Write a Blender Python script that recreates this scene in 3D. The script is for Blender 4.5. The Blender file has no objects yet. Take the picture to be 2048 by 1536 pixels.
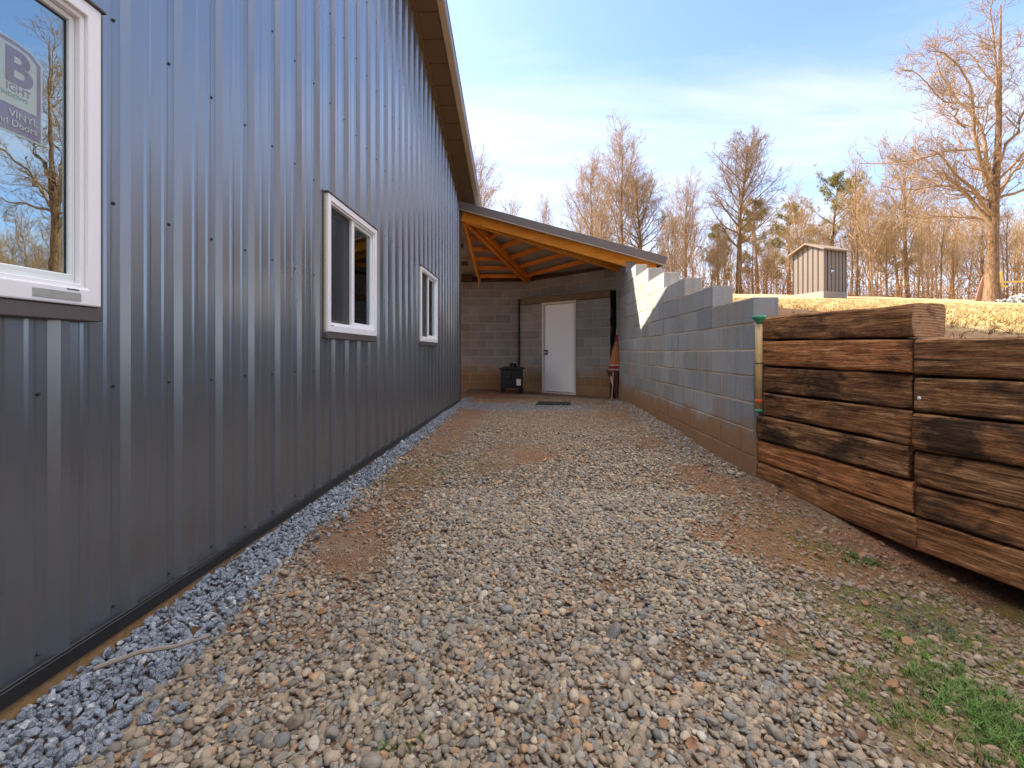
import bpy, math, random
import numpy as np
from mathutils import Vector, Matrix
R = math.radians
SC = bpy.context.scene
COL = SC.collection
rng = np.random.default_rng(7)
random.seed(7)

# ------------------------------------------------------------ camera, sky, sun
cam_d = bpy.data.cameras.new('camera'); cam = bpy.data.objects.new('camera', cam_d); COL.objects.link(cam)
YAW = math.atan(41 / 915)
cam.location = (0, 0, 0.97); cam.rotation_euler = (R(90), 0, YAW)
cam_d.sensor_width = 36; cam_d.lens = 36 * 915 / 2048; cam_d.shift_y = -62 / 2048
cam_d.clip_start = 0.05; cam_d.clip_end = 3000
SC.camera = cam
SUN_DIR = Vector((2.72, -1.14, -2.62)).normalized()      # the way the light travels
EL = math.asin(-SUN_DIR.z); AZ = math.atan2(-SUN_DIR.x, -SUN_DIR.y)   # clockwise from +Y
W = bpy.data.worlds.new('World'); SC.world = W; W.use_nodes = True
wn = W.node_tree; wn.nodes.clear(); L = wn.links
out = wn.nodes.new('ShaderNodeOutputWorld'); bg = wn.nodes.new('ShaderNodeBackground')
sky = wn.nodes.new('ShaderNodeTexSky'); sky.sky_type = 'NISHITA'; sky.sun_disc = False
sky.sun_elevation = EL; sky.sun_rotation = AZ; sky.altitude = 200
sky.air_density = 0.8; sky.dust_density = 1.6; sky.ozone_density = 3.0
tc = wn.nodes.new('ShaderNodeTexCoord')
sx = wn.nodes.new('ShaderNodeSeparateXYZ'); L.new(tc.outputs['Generated'], sx.inputs[0])
mx = wn.nodes.new('ShaderNodeMath'); mx.operation = 'MAXIMUM'; L.new(sx.outputs[2], mx.inputs[0]); mx.inputs[1].default_value = 0.03
ad = wn.nodes.new('ShaderNodeMath'); ad.operation = 'ADD'; L.new(mx.outputs[0], ad.inputs[0]); ad.inputs[1].default_value = 0.12
dv = wn.nodes.new('ShaderNodeVectorMath'); dv.operation = 'DIVIDE'
cb = wn.nodes.new('ShaderNodeCombineXYZ')
for i in range(3): L.new(ad.outputs[0], cb.inputs[i])
L.new(tc.outputs['Generated'], dv.inputs[0]); L.new(cb.outputs[0], dv.inputs[1])
mp = wn.nodes.new('ShaderNodeMapping'); L.new(dv.outputs[0], mp.inputs[0])
mp.inputs['Scale'].default_value = (0.55, 1.5, 0.0); mp.inputs['Rotation'].default_value = (0, 0, R(12)); mp.inputs['Location'].default_value = (2.3, 1.75, 0)
nz = wn.nodes.new('ShaderNodeTexNoise'); L.new(mp.outputs[0], nz.inputs['Vector'])
nz.inputs['Scale'].default_value = 1.15; nz.inputs['Detail'].default_value = 9; nz.inputs['Roughness'].default_value = 0.55; nz.inputs['Distortion'].default_value = 0.35
rp = wn.nodes.new('ShaderNodeValToRGB'); L.new(nz.outputs[0], rp.inputs[0])
rp.color_ramp.elements[0].position = 0.45; rp.color_ramp.elements[0].color = (0, 0, 0, 1)
rp.color_ramp.elements[1].position = 0.66; rp.color_ramp.elements[1].color = (.55, .55, .55, 1)
# more cloud low down, thinning overhead
hz = wn.nodes.new('ShaderNodeMapRange'); L.new(sx.outputs[2], hz.inputs[0])
hz.inputs[1].default_value = 0.16; hz.inputs[2].default_value = 0.52; hz.inputs[3].default_value = 0.55; hz.inputs[4].default_value = 0.0
sm = wn.nodes.new('ShaderNodeMath'); sm.operation = 'ADD'; sm.use_clamp = True; L.new(rp.outputs[0], sm.inputs[0])
# bright cloud bank added high overhead, out of view, to fill the shade
bk = wn.nodes.new('ShaderNodeMapRange'); L.new(sx.outputs[2], bk.inputs[0]); bk.inputs[1].default_value = 0.64; bk.inputs[2].default_value = 0.85; bk.inputs[3].default_value = 0.0; bk.inputs[4].default_value = 0.9
sm3 = wn.nodes.new('ShaderNodeMath'); sm3.operation = 'ADD'; L.new(hz.outputs[0], sm3.inputs[0]); L.new(bk.outputs[0], sm3.inputs[1]); az = wn.nodes.new('ShaderNodeMapRange'); L.new(sx.outputs[0], az.inputs[0]); az.inputs[1].default_value = 0.15; az.inputs[2].default_value = 0.7; az.inputs[3].default_value = 1.0; az.inputs[4].default_value = 0.25
hm = wn.nodes.new('ShaderNodeMath'); hm.operation = 'MULTIPLY'; L.new(hz.outputs[0], hm.inputs[0]); L.new(az.outputs[0], hm.inputs[1]); L.new(hm.outputs[0], sm.inputs[1])
sm2 = wn.nodes.new('ShaderNodeMath'); sm2.operation = 'MULTIPLY'; L.new(sm.outputs[0], sm2.inputs[0]); sm2.inputs[1].default_value = 0.85
mixc = wn.nodes.new('ShaderNodeMixRGB'); L.new(sm2.outputs[0], mixc.inputs[0]); L.new(sky.outputs[0], mixc.inputs[1])
mixc.inputs[2].default_value = (3.0, 2.9, 2.95, 1)
mixb = wn.nodes.new('ShaderNodeMixRGB'); L.new(bk.outputs[0], mixb.inputs[0]); L.new(mixc.outputs[0], mixb.inputs[1]); mixb.inputs[2].default_value = (10.5, 9.9, 9.3, 1)
L.new(mixb.outputs[0], bg.inputs[0]); bg.inputs[1].default_value = 0.09
L.new(bg.outputs[0], out.inputs[0])
sd = bpy.data.lights.new('sun', 'SUN'); sd.energy = 3.3; sd.angle = R(0.5); sd.color = (1.0, 0.86, 0.68)
so = bpy.data.objects.new('sun', sd); COL.objects.link(so); so.rotation_euler = SUN_DIR.to_track_quat('-Z', 'Y').to_euler()
so.location = (-10, 5, 15)
vs = SC.view_settings; vs.view_transform = 'Standard'; vs.look = 'None'; vs.exposure = 2.4; vs.gamma = 1
SC.cycles.max_bounces = 8; SC.cycles.diffuse_bounces = 4; SC.cycles.glossy_bounces = 4; SC.cycles.transparent_max_bounces = 12

# ------------------------------------------------------------ helpers
def tag(o, label=None, cat=None, group=None, kind=None):
    if label: o['label'] = label
    if cat: o['category'] = cat
    if group: o['group'] = group
    if kind: o['kind'] = kind
    return o
def empty(name, loc=(0, 0, 0), rz=0, label=None, cat=None, group=None):
    o = bpy.data.objects.new(name, None); COL.objects.link(o); o.location = loc; o.rotation_euler = (0, 0, rz)
    o.empty_display_size = 0.1
    return tag(o, label, cat, group)
def vn(x, y, s=0, f=1.0):
    """smooth value noise in 2D, -1..1"""
    x = np.asarray(x, float) * f; y = np.asarray(y, float) * f
    xi = np.floor(x).astype(np.int64); yi = np.floor(y).astype(np.int64); xf = x - xi; yf = y - yi
    def h(a, b):
        n = (a * 374761393 + b * 668265263 + s * 982451653) & 0xffffffff
        n = ((n ^ (n >> 13)) * 1274126177) & 0xffffffff
        return ((n ^ (n >> 16)) & 0xffff) / 32767.5 - 1
    u = xf * xf * (3 - 2 * xf); v = yf * yf * (3 - 2 * yf)
    return (h(xi, yi) * (1 - u) + h(xi + 1, yi) * u) * (1 - v) + (h(xi, yi + 1) * (1 - u) + h(xi + 1, yi + 1) * u) * v
def fbm(x, y, s=0, f=1.0, o=4):
    r = 0; a = 1; t = 0
    for i in range(o):
        r = r + a * vn(x, y, s + i * 17, f); t += a; a *= 0.5; f *= 2.03
    return r / t
def sst(x, a, b):
    t = np.clip((np.asarray(x, float) - a) / (b - a), 0, 1); return t * t * (3 - 2 * t)

class MB:
    """collects boxes, tubes, polygons into one mesh"""
    def __init__(s): s.v = []; s.f = []; s.a = []
    def add(s, vs_, fs, att=None):
        n = len(s.v); s.v += [tuple(p) for p in vs_]; s.f += [tuple(i + n for i in f) for f in fs]
        s.a += [att if att is not None else 0.5] * len(fs); return s
    def box(s, a, b, M=None, att=None):
        x0, y0, z0 = a; x1, y1, z1 = b
        p = [(x0, y0, z0), (x1, y0, z0), (x1, y1, z0), (x0, y1, z0), (x0, y0, z1), (x1, y0, z1), (x1, y1, z1), (x0, y1, z1)]
        if M is not None: p = [M @ Vector(q) for q in p]
        return s.add(p, [(0, 3, 2, 1), (4, 5, 6, 7), (0, 1, 5, 4), (1, 2, 6, 5), (2, 3, 7, 6), (3, 0, 4, 7)], att)
    def beam(s, p, q, w, h, up=(0, 0, 1), att=None):
        """box from p to q, width w sideways, height h along up (centred)"""
        p = Vector(p); q = Vector(q); d = (q - p); l = d.length; d.normalize()
        sd_ = d.cross(Vector(up)).normalized(); u = sd_.cross(d)
        M = Matrix((( d.x, sd_.x, u.x, p.x), (d.y, sd_.y, u.y, p.y), (d.z, sd_.z, u.z, p.z), (0, 0, 0, 1)))
        return s.box((0, -w / 2, -h / 2), (l, w / 2, h / 2), M, att)
    def lathe(s, prof, c=(0, 0, 0), n=16, M=None):
        vs_ = []; fs = []
        for (r, z) in prof:
            for k in range(n):
                a = 2 * math.pi * k / n; vs_.append(Vector((r * math.cos(a), r * math.sin(a), z)))
        if M is not None: vs_ = [M @ v for v in vs_]
        vs_ = [v + Vector(c) for v in vs_]
        for i in range(len(prof) - 1):
            for k in range(n):
                k2 = (k + 1) % n; fs.append((i * n + k, i * n + k2, (i + 1) * n + k2, (i + 1) * n + k))
        fs.append(tuple(reversed(range(n)))); fs.append(tuple((len(prof) - 1) * n + k for k in range(n)))
        return s.add(vs_, fs)
    def tube(s, pts, rads, n=6):
        pts = [Vector(p) for p in pts]; vs_ = []; fs = []
        for i, p in enumerate(pts):
            d = (pts[min(i + 1, len(pts) - 1)] - pts[max(i - 1, 0)]).normalized()
            ref = Vector((0, 0, 1)) if abs(d.z) < 0.9 else Vector((1, 0, 0))
            a = d.cross(ref).normalized(); b = d.cross(a)
            for k in range(n):
                t = 2 * math.pi * k / n; vs_.append(p + (a * math.cos(t) + b * math.sin(t)) * rads[i])
        for i in range(len(pts) - 1):
            for k in range(n):
                k2 = (k + 1) % n; fs.append((i * n + k, (i + 1) * n + k, (i + 1) * n + k2, i * n + k2))
        fs.append(tuple(range(n))); fs.append(tuple(reversed([(len(pts) - 1) * n + k for k in range(n)])))
        return s.add(vs_, fs)
    def build(s, name, m, parent=None, bevel=0, smooth=False, att=None, origin=None, seg=1):
        me = bpy.data.meshes.new(name)
        v = s.v if origin is None else [tuple(Vector(p) - Vector(origin)) for p in s.v]
        me.from_pydata(v, [], s.f); me.update()
        if m: me.materials.append(m)
        if att:
            at = me.attributes.new(att, 'FLOAT', 'FACE'); at.data.foreach_set('value', np.array(s.a, dtype=np.float32))
        if smooth: me.polygons.foreach_set('use_smooth', [True] * len(me.polygons))
        o = bpy.data.objects.new(name, me); COL.objects.link(o)
        if origin is not None: o.location = origin
        if parent: o.parent = parent
        if bevel:
            b = o.modifiers.new('bevel', 'BEVEL'); b.width = bevel; b.segments = seg; b.limit_method = 'ANGLE'; b.angle_limit = R(40)
        return o
def npmesh(name, V, F, m, parent=None, smooth=False, attrs=None, link=True):
    """V (n,3) F (m,k) numpy"""
    me = bpy.data.meshes.new(name); V = np.asarray(V, np.float32); F = np.asarray(F, np.int32)
    me.vertices.add(len(V)); me.vertices.foreach_set('co', V.ravel())
    k = F.shape[1]; me.loops.add(F.size); me.loops.foreach_set('vertex_index', F.ravel())
    me.polygons.add(len(F)); me.polygons.foreach_set('loop_start', np.arange(0, F.size, k, dtype=np.int32))
    me.polygons.foreach_set('loop_total', np.full(len(F), k, np.int32))
    if attrs:
        for n_, d in attrs.items():
            at = me.attributes.new(n_, 'FLOAT', 'POINT'); at.data.foreach_set('value', np.asarray(d, np.float32).ravel())
    me.polygons.foreach_set('use_smooth', np.full(len(F), smooth))
    me.update(calc_edges=True); me.validate()
    if m: me.materials.append(m)
    o = bpy.data.objects.new(name, me)
    if link: COL.objects.link(o)
    if parent: o.parent = parent
    return o

# ---- node helpers
class N:
    def __init__(s, name, rough=0.6, metal=0.0, spec=0.5, col=(0.5, 0.5, 0.5)):
        s.m = bpy.data.materials.new(name); s.m.use_nodes = True; s.t = s.m.node_tree; s.b = s.t.nodes['Principled BSDF']
        s.b.inputs['Roughness'].default_value = rough; s.b.inputs['Metallic'].default_value = metal
        s.b.inputs['Specular IOR Level'].default_value = spec; s.b.inputs['Base Color'].default_value = (*col, 1)
    def n(s, typ, **kw):
        nd = s.t.nodes.new('ShaderNode' + typ)
        for k, v in kw.items():
            if k in nd.inputs.keys() if isinstance(k, str) else False: pass
            setattr(nd, k, v)
        return nd
    def put(s, sock, v):
        if hasattr(v, 'is_output') or isinstance(v, bpy.types.NodeSocket): s.t.links.new(v, sock)
        elif isinstance(v, tuple) and len(v) == 3 and sock.type == 'RGBA': sock.default_value = (*v, 1)
        else: sock.default_value = v
    def co(s, kind='Object', scale=(1, 1, 1), loc=(0, 0, 0), rot=(0, 0, 0)):
        t = s.n('TexCoord'); mp_ = s.n('Mapping'); s.t.links.new(t.outputs[kind], mp_.inputs[0])
        mp_.inputs['Scale'].default_value = scale; mp_.inputs['Location'].default_value = loc; mp_.inputs['Rotation'].default_value = rot
        return mp_.outputs[0]
    def noise(s, vec, scale=5, detail=4, rough=0.55, dist=0):
        x = s.n('TexNoise'); s.put(x.inputs['Vector'], vec); x.inputs['Scale'].default_value = scale
        x.inputs['Detail'].default_value = detail; x.inputs['Roughness'].default_value = rough; x.inputs['Distortion'].default_value = dist
        return x.outputs[0]
    def voro(s, vec, scale=5, feature='F1', out='Distance'):
        x = s.n('TexVoronoi', feature=feature); s.put(x.inputs['Vector'], vec); x.inputs['Scale'].default_value = scale
        return x.outputs[out]
    def ramp(s, fac, *st):
        x = s.n('ValToRGB'); s.put(x.inputs[0], fac); e = x.color_ramp.elements
        while len(e) < len(st): e.new(0.5)
        for i, (p, c) in enumerate(st):
            e[i].position = p; c = (c, c, c) if not isinstance(c, tuple) else c; e[i].color = (*c, 1)
        return x.outputs[0]
    def mix(s, f, a, b, mode='MIX'):
        x = s.n('MixRGB'); x.blend_type = mode
        s.put(x.inputs[0], f); s.put(x.inputs[1], a); s.put(x.inputs[2], b); return x.outputs[0]
    def math(s, op, a, b=0.0, clamp=False):
        x = s.n('Math'); x.operation = op; x.use_clamp = clamp; s.put(x.inputs[0], a); s.put(x.inputs[1], b); return x.outputs[0]
    def attr(s, name, typ='GEOMETRY', out='Fac'):
        x = s.n('Attribute'); x.attribute_name = name; x.attribute_type = typ; return x.outputs[out]
    def sep(s, vec):
        x = s.n('SeparateXYZ'); s.put(x.inputs[0], vec); return x.outputs
    def bump(s, h, strength=0.3, dist=0.01):
        x = s.n('Bump'); s.put(x.inputs['Height'], h); x.inputs['Strength'].default_value = strength; x.inputs['Distance'].default_value = dist
        s.t.links.new(x.outputs[0], s.b.inputs['Normal'])
    def color(s, c): s.put(s.b.inputs['Base Color'], c); return s
    def rough(s, c): s.put(s.b.inputs['Roughness'], c); return s

# ------------------------------------------------------------ materials
def m_simple(name, col, rough=0.6, metal=0.0, var=0.12, sc=6, spec=0.5, bump=0):
    a = N(name, rough, metal, spec); v = a.co('Object')
    n_ = a.noise(v, sc, 6, 0.6)
    a.color(a.mix(n_, tuple(c * (1 - var) for c in col), tuple(min(1, c * (1 + var)) for c in col)))
    if bump: a.bump(a.noise(v, sc * 12, 3), bump, 0.003)
    return a.m
def m_metal_panel():
    a = N('painted_metal_siding', 0.36, 0.0, 0.5); v = a.co('Object')
    n1 = a.noise(v, 1.2, 5, 0.6); n2 = a.noise(a.co('Object', (3, 3, 0.25)), 6, 4, 0.6)
    c = a.mix(a.ramp(n2, (0.35, 0), (0.75, 1)), (0.215, 0.243, 0.278), (0.232, 0.258, 0.29))
    # faint dust low down on the sheets, spots and scuffs
    z = a.sep(a.co('Object'))[2]
    d = a.math('MULTIPLY', a.ramp(z, (0.05, 1), (0.5, 0)), a.ramp(a.noise(v, 9, 6, 0.7), (0.42, 0), (0.75, 1)))
    c = a.mix(a.math('MULTIPLY', d, 0.3), c, (0.22, 0.16, 0.12))
    sp = a.ramp(a.voro(v, 14), (0.0, 1), (0.035, 0))
    c = a.mix(a.math('MULTIPLY', sp, 0.35), c, (0.3, 0.28, 0.26))
    a.color(c); a.rough(a.ramp(n1, (0.3, 0.27), (0.7, 0.36)))
    a.b.inputs['Metallic'].default_value = 0.8
    a.b.inputs['Specular IOR Level'].default_value = 0.8
    a.b.inputs['Coat Weight'].default_value = 0.6; a.b.inputs['Coat Roughness'].default_value = 0.16; a.b.inputs['Coat IOR'].default_value = 1.6
    a.bump(a.noise(a.co('Object', (1, 1, 0.5)), 3.5, 2), 0.12, 0.01)
    return a.m
def m_block():
    a = N('concrete_block', 0.9, 0, 0.25); v = a.co('Object')
    t = a.attr('tone')
    c = a.mix(t, (0.155, 0.178, 0.205), (0.33, 0.35, 0.378))
    n1 = a.noise(v, 60, 4, 0.7); c = a.mix(a.ramp(n1, (0.3, 0.0), (0.75, 0.5)), c, (0.42, 0.42, 0.42))
    pits = a.ramp(a.voro(v, 130), (0.0, 1), (0.22, 0)); c = a.mix(a.math('MULTIPLY', pits, 0.35), c, (0.10, 0.10, 0.10))
    # vertical damp streaks
    stv = a.noise(a.co('Object', (7, 7, 0.9)), 1.6, 4, 0.6); c = a.mix(a.ramp(stv, (0.52, 0), (0.72, 0.4)), c, (0.12, 0.135, 0.15))
    # warm dusty blotches
    bl = a.noise(v, 2.2, 5, 0.65); c = a.mix(a.ramp(bl, (0.44, 0), (0.75, 0.7)), c, (0.30, 0.235, 0.165))
    # splashed red clay at the foot
    z = a.sep(v)[2]; zz = a.math('ADD', z, a.math('MULTIPLY', a.noise(v, 3.0, 5, 0.7), -0.55))
    c = a.mix(a.ramp(zz, (-0.0, 0.9), (0.16, 0.0)), c, a.mix(n1, (0.22, 0.10, 0.04), (0.38, 0.22, 0.11)))
    a.color(c); a.bump(a.math('SUBTRACT', n1, pits), 0.45, 0.006); return a.m
def m_block_back():
    a = N('dusty_concrete_block', 0.92, 0, 0.2); v = a.co('Object')
    t = a.attr('tone')
    c = a.mix(t, (0.20, 0.185, 0.17), (0.31, 0.285, 0.26))
    n1 = a.noise(v, 60, 4, 0.7); c = a.mix(a.ramp(n1, (0.3, 0.0), (0.75, 0.4)), c, (0.30, 0.28, 0.26))
    bl = a.noise(v, 1.7, 5, 0.65); c = a.mix(a.ramp(bl, (0.45, 0), (0.75, 0.7)), c, (0.20, 0.145, 0.09))
    z = a.sep(v)[2]; zz = a.math('ADD', z, a.math('MULTIPLY', a.noise(v, 2.0, 5, 0.7), -0.7))
    c = a.mix(a.ramp(zz, (0.05, 0.85), (0.4, 0.0)), c, (0.24, 0.125, 0.05))
    a.color(c); a.bump(n1, 0.4, 0.006); return a.m
def m_mortar():
    a = N('mortar', 0.95, 0, 0.2); v = a.co('Object')
    c = a.mix(a.noise(v, 12, 5), (0.36, 0.30, 0.23), (0.52, 0.45, 0.35))
    z = a.sep(v)[2]; c = a.mix(a.ramp(a.math('ADD', z, a.math('MULTIPLY', a.noise(v, 3, 5), -0.5)), (0.0, 0.8), (0.4, 0)), c, (0.33, 0.18, 0.08))
    a.color(c); a.bump(a.noise(v, 90, 3), 0.4, 0.004); return a.m
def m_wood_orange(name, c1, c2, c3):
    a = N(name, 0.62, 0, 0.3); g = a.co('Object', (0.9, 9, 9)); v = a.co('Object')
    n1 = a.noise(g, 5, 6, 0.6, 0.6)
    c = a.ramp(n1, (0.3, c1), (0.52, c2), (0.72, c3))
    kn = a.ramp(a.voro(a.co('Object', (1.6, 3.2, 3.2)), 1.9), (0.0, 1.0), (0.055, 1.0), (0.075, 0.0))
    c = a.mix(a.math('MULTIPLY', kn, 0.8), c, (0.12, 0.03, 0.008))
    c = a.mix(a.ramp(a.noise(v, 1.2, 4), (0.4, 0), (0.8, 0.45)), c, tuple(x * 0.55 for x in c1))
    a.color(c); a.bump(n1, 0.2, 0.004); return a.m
def m_timber():
    a = N('creosoted_timber', 0.85, 0, 0.25); v = a.co('Object')
    oi = a.n('ObjectInfo'); sepc = a.n('SeparateColor'); a.t.links.new(oi.outputs['Color'], sepc.inputs[0])
    rnd = oi.outputs['Random']; off = a.n('VectorMath'); off.operation = 'ADD'
    cbx = a.n('CombineXYZ');
    for i in range(3): a.put(cbx.inputs[i], a.math('MULTIPLY', rnd, 37.0 + i * 11))
    a.put(off.inputs[0], v); a.put(off.inputs[1], cbx.outputs[0])
    def mapd(sc_):
        mp_ = a.n('Mapping'); a.put(mp_.inputs[0], off.outputs[0]); mp_.inputs['Scale'].default_value = sc_; return mp_.outputs[0]
    gr = a.noise(mapd((0.9, 9, 13)), 3.4, 10, 0.74, 0.9)
    gr2 = a.noise(mapd((2.6, 34, 52)), 3.0, 6, 0.72, 0.3)
    bl = a.noise(mapd((1, 1.6, 2.0)), 3.6, 6, 0.62, 0.4)
    dark = a.ramp(gr, (0.34, (0.024, 0.010, 0.005)), (0.5, (0.145, 0.064, 0.027)), (0.66, (0.34, 0.185, 0.09)))
    lite = a.ramp(gr, (0.32, (0.14, 0.045, 0.015)), (0.5, (0.42, 0.165, 0.06)), (0.66, (0.60, 0.31, 0.14)))
    grey = a.ramp(gr, (0.34, (0.03, 0.014, 0.007)), (0.5, (0.22, 0.11, 0.048)), (0.64, (0.54, 0.34, 0.17)))
    base = a.mix(sepc.outputs[0], dark, lite); base = a.mix(sepc.outputs[1], base, grey)
    # black creosote blotches, amount by the timber's own colour
    th = a.math('ADD', bl, a.math('MULTIPLY', sepc.outputs[2], 0.28))
    c = a.mix(a.ramp(th, (0.57, 0.0), (0.70, 0.8)), base, (0.014, 0.011, 0.010))
    crack = a.ramp(a.noise(mapd((0.7, 26, 40)), 1.9, 5, 0.6, 0.3), (0.33, 1), (0.40, 0))
    c = a.mix(a.math('MULTIPLY', crack, 0.85), c, (0.006, 0.004, 0.003))
    clay = a.ramp(a.noise(mapd((1, 1, 1)), 2.2, 5, 0.6), (0.52, 0), (0.7, 0.6)); c = a.mix(a.math('MULTIPLY', clay, sepc.outputs[0]), c, (0.36, 0.15, 0.06))
    fib = a.ramp(gr2, (0.3, 0.35), (0.5, 0.95), (0.68, 1.9)); c = a.mix(1.0, c, fib, 'MULTIPLY'); grit = a.noise(mapd((14, 30, 34)), 3.0, 5, 0.75); c = a.mix(a.ramp(grit, (0.55, 0), (0.68, 0.75)), c, (0.018, 0.011, 0.007))
    a.color(c)
    h = a.math('SUBTRACT', a.math('ADD', gr, a.math('MULTIPLY', gr2, 0.5)), a.math('MULTIPLY', crack, 1.3)); a.bump(h, 0.75, 0.012)
    return a.m
def m_endgrain():
    a = N('cut_timber_end', 0.8, 0, 0.25); v = a.co('Object')
    w = a.n('TexWave'); w.wave_type = 'RINGS'; w.rings_direction = 'X'; a.put(w.inputs['Vector'], a.co('Object', (1, 1, 1), (0, 0.02, -0.03)))
    w.inputs['Scale'].default_value = 22; w.inputs['Distortion'].default_value = 3; w.inputs['Detail'].default_value = 3
    c = a.mix(w.outputs['Fac'], (0.26, 0.14, 0.07), (0.42, 0.27, 0.15))
    n1 = a.noise(v, 9, 5, 0.7); c = a.mix(a.ramp(n1, (0.5, 0), (0.66, 0.85)), c, (0.05, 0.025, 0.015))
    c = a.mix(a.ramp(a.noise(v, 5, 3), (0.5, 0), (0.7, 0.6)), c, (0.36, 0.16, 0.06))
    ck = a.ramp(a.noise(a.co('Object', (1, 3, 30)), 2.0, 3), (0.34, 1), (0.38, 0)); c = a.mix(ck, c, (0.02, 0.012, 0.01))
    a.color(c); a.bump(w.outputs['Fac'], 0.3, 0.004); return a.m
def m_yard():
    a = N('red_clay_and_fines', 0.95, 0, 0.15); v = a.co('Object')
    n1 = a.noise(v, 1.6, 8, 0.65); n2 = a.noise(v, 26, 6, 0.7); n3 = a.noise(v, 110, 4, 0.7)
    c = a.ramp(n1, (0.3, (0.085, 0.045, 0.025)), (0.5, (0.145, 0.08, 0.045)), (0.72, (0.20, 0.135, 0.09)))
    c = a.mix(a.ramp(n2, (0.4, 0), (0.7, 0.55)), c, (0.20, 0.155, 0.12))
    c = a.mix(a.math('MULTIPLY', a.attr('red'), a.ramp(a.noise(v, 7, 6, 0.7), (0.32, 0.25), (0.62, 0.9))), c, a.ramp(n2, (0.32, (0.10, 0.038, 0.016)), (0.5, (0.20, 0.075, 0.03)), (0.68, (0.30, 0.13, 0.06))))
    c = a.mix(a.attr('grey'), c, a.mix(n3, (0.13, 0.125, 0.12), (0.33, 0.32, 0.31)))
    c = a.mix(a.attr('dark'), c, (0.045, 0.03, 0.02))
    # pebble grit pressed into the clay
    cell = a.n('TexVoronoi'); cell.feature = 'F1'; a.put(cell.inputs['Vector'], v); cell.inputs['Scale'].default_value = 70
    hs = a.sep(cell.outputs['Color']); gc = a.mix(hs[0], (0.13, 0.12, 0.11), (0.42, 0.37, 0.31))
    gm = a.math('MULTIPLY', a.ramp(cell.outputs['Distance'], (0.32, 1), (0.42, 0)), a.ramp(a.math('ADD', hs[1], a.math('MULTIPLY', n1, 0.8)), (0.72, 0), (0.78, 1)))
    c = a.mix(a.math('MULTIPLY', gm, 0.3), c, gc)
    mo = a.math('MULTIPLY', a.attr('moss'), a.ramp(a.noise(v, 9, 7, 0.75), (0.42, 0), (0.6, 1)))
    c = a.mix(mo, c, a.ramp(n3, (0.3, (0.035, 0.055, 0.006)), (0.5, (0.09, 0.125, 0.012)), (0.72, (0.19, 0.22, 0.03))))
    a.color(c)
    a.bump(a.math('ADD', a.math('MULTIPLY', n2, 0.8), a.math('ADD', a.math('MULTIPLY', n3, 0.35), gm)), 0.8, 0.012)
    return a.m
def m_lawn():
    a = N('dormant_lawn', 0.95, 0, 0.15); v = a.co('Object')
    n1 = a.noise(v, 0.35, 6, 0.6); n2 = a.noise(v, 14, 6, 0.75); n3 = a.noise(v, 60, 4, 0.75)
    c = a.ramp(n1, (0.3, (0.36, 0.265, 0.13)), (0.5, (0.44, 0.335, 0.18)), (0.7, (0.41, 0.28, 0.12)))
    c = a.mix(a.ramp(n2, (0.35, 0.45), (0.62, 0)), c, (0.24, 0.15, 0.06))
    c = a.mix(a.ramp(n3, (0.5, 0), (0.8, 0.5)), c, (0.62, 0.50, 0.30))
    c = a.mix(a.attr('mulch'), c, a.mix(n2, (0.13, 0.045, 0.022), (0.27, 0.115, 0.06)))
    c = a.mix(a.attr('duff'), c, a.mix(n2, (0.16, 0.075, 0.03), (0.33, 0.19, 0.09)))
    a.color(c); a.bump(a.math('ADD', n2, n3), 0.9, 0.03); return a.m
def m_bark(name, c1, c2, sc=1.0):
    a = N(name, 0.9, 0, 0.2); v = a.co('Object', (6 * sc, 6 * sc, 1.4 * sc))
    n1 = a.noise(v, 3, 6, 0.65); a.color(a.mix(a.ramp(n1, (0.35, 0), (0.65, 1)), c1, c2)); a.bump(n1, 0.6, 0.03); return a.m
def m_leafy(name, c1, c2, trans=0.3):
    a = N(name, 0.7, 0, 0.3); v = a.co('Object'); wn_ = a.n('TexWhiteNoise'); 
    g = a.n('NewGeometry'); a.put(wn_.inputs['Vector'], a.math('MULTIPLY', g.outputs['Random Per Island'], 91.7)) if False else None
    a.color(a.mix(g.outputs['Random Per Island'], c1, c2))
    return a.m
def m_stone(name, pal_mix=0.5, speck=0.5, dark=(0.05, 0.05, 0.06), lite=(0.6, 0.6, 0.6), rough=0.8):
    a = N(name, rough, 0, 0.35); v = a.co('Object')
    base = a.attr('pcol', 'INSTANCER', 'Color')
    n1 = a.noise(v, 2.6, 5, 0.7, 0.4); n2 = a.noise(v, 9, 4, 0.7)
    c = a.mix(a.ramp(n1, (0.35, 0.0), (0.7, speck)), base, dark)
    c = a.mix(a.ramp(n2, (0.50, 0.0), (0.66, speck)), c, lite)
    a.color(c); a.bump(n2, 0.3, 0.05); return a.m
def m_inst(name, rough=0.7):
    a = N(name, rough, 0, 0.3); base = a.attr('pcol', 'INSTANCER', 'Color')
    n1 = a.noise(a.co('Object'), 4, 3); a.color(a.mix(a.math('MULTIPLY', n1, 0.5), base, (0.05, 0.04, 0.02))); return a.m
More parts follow.
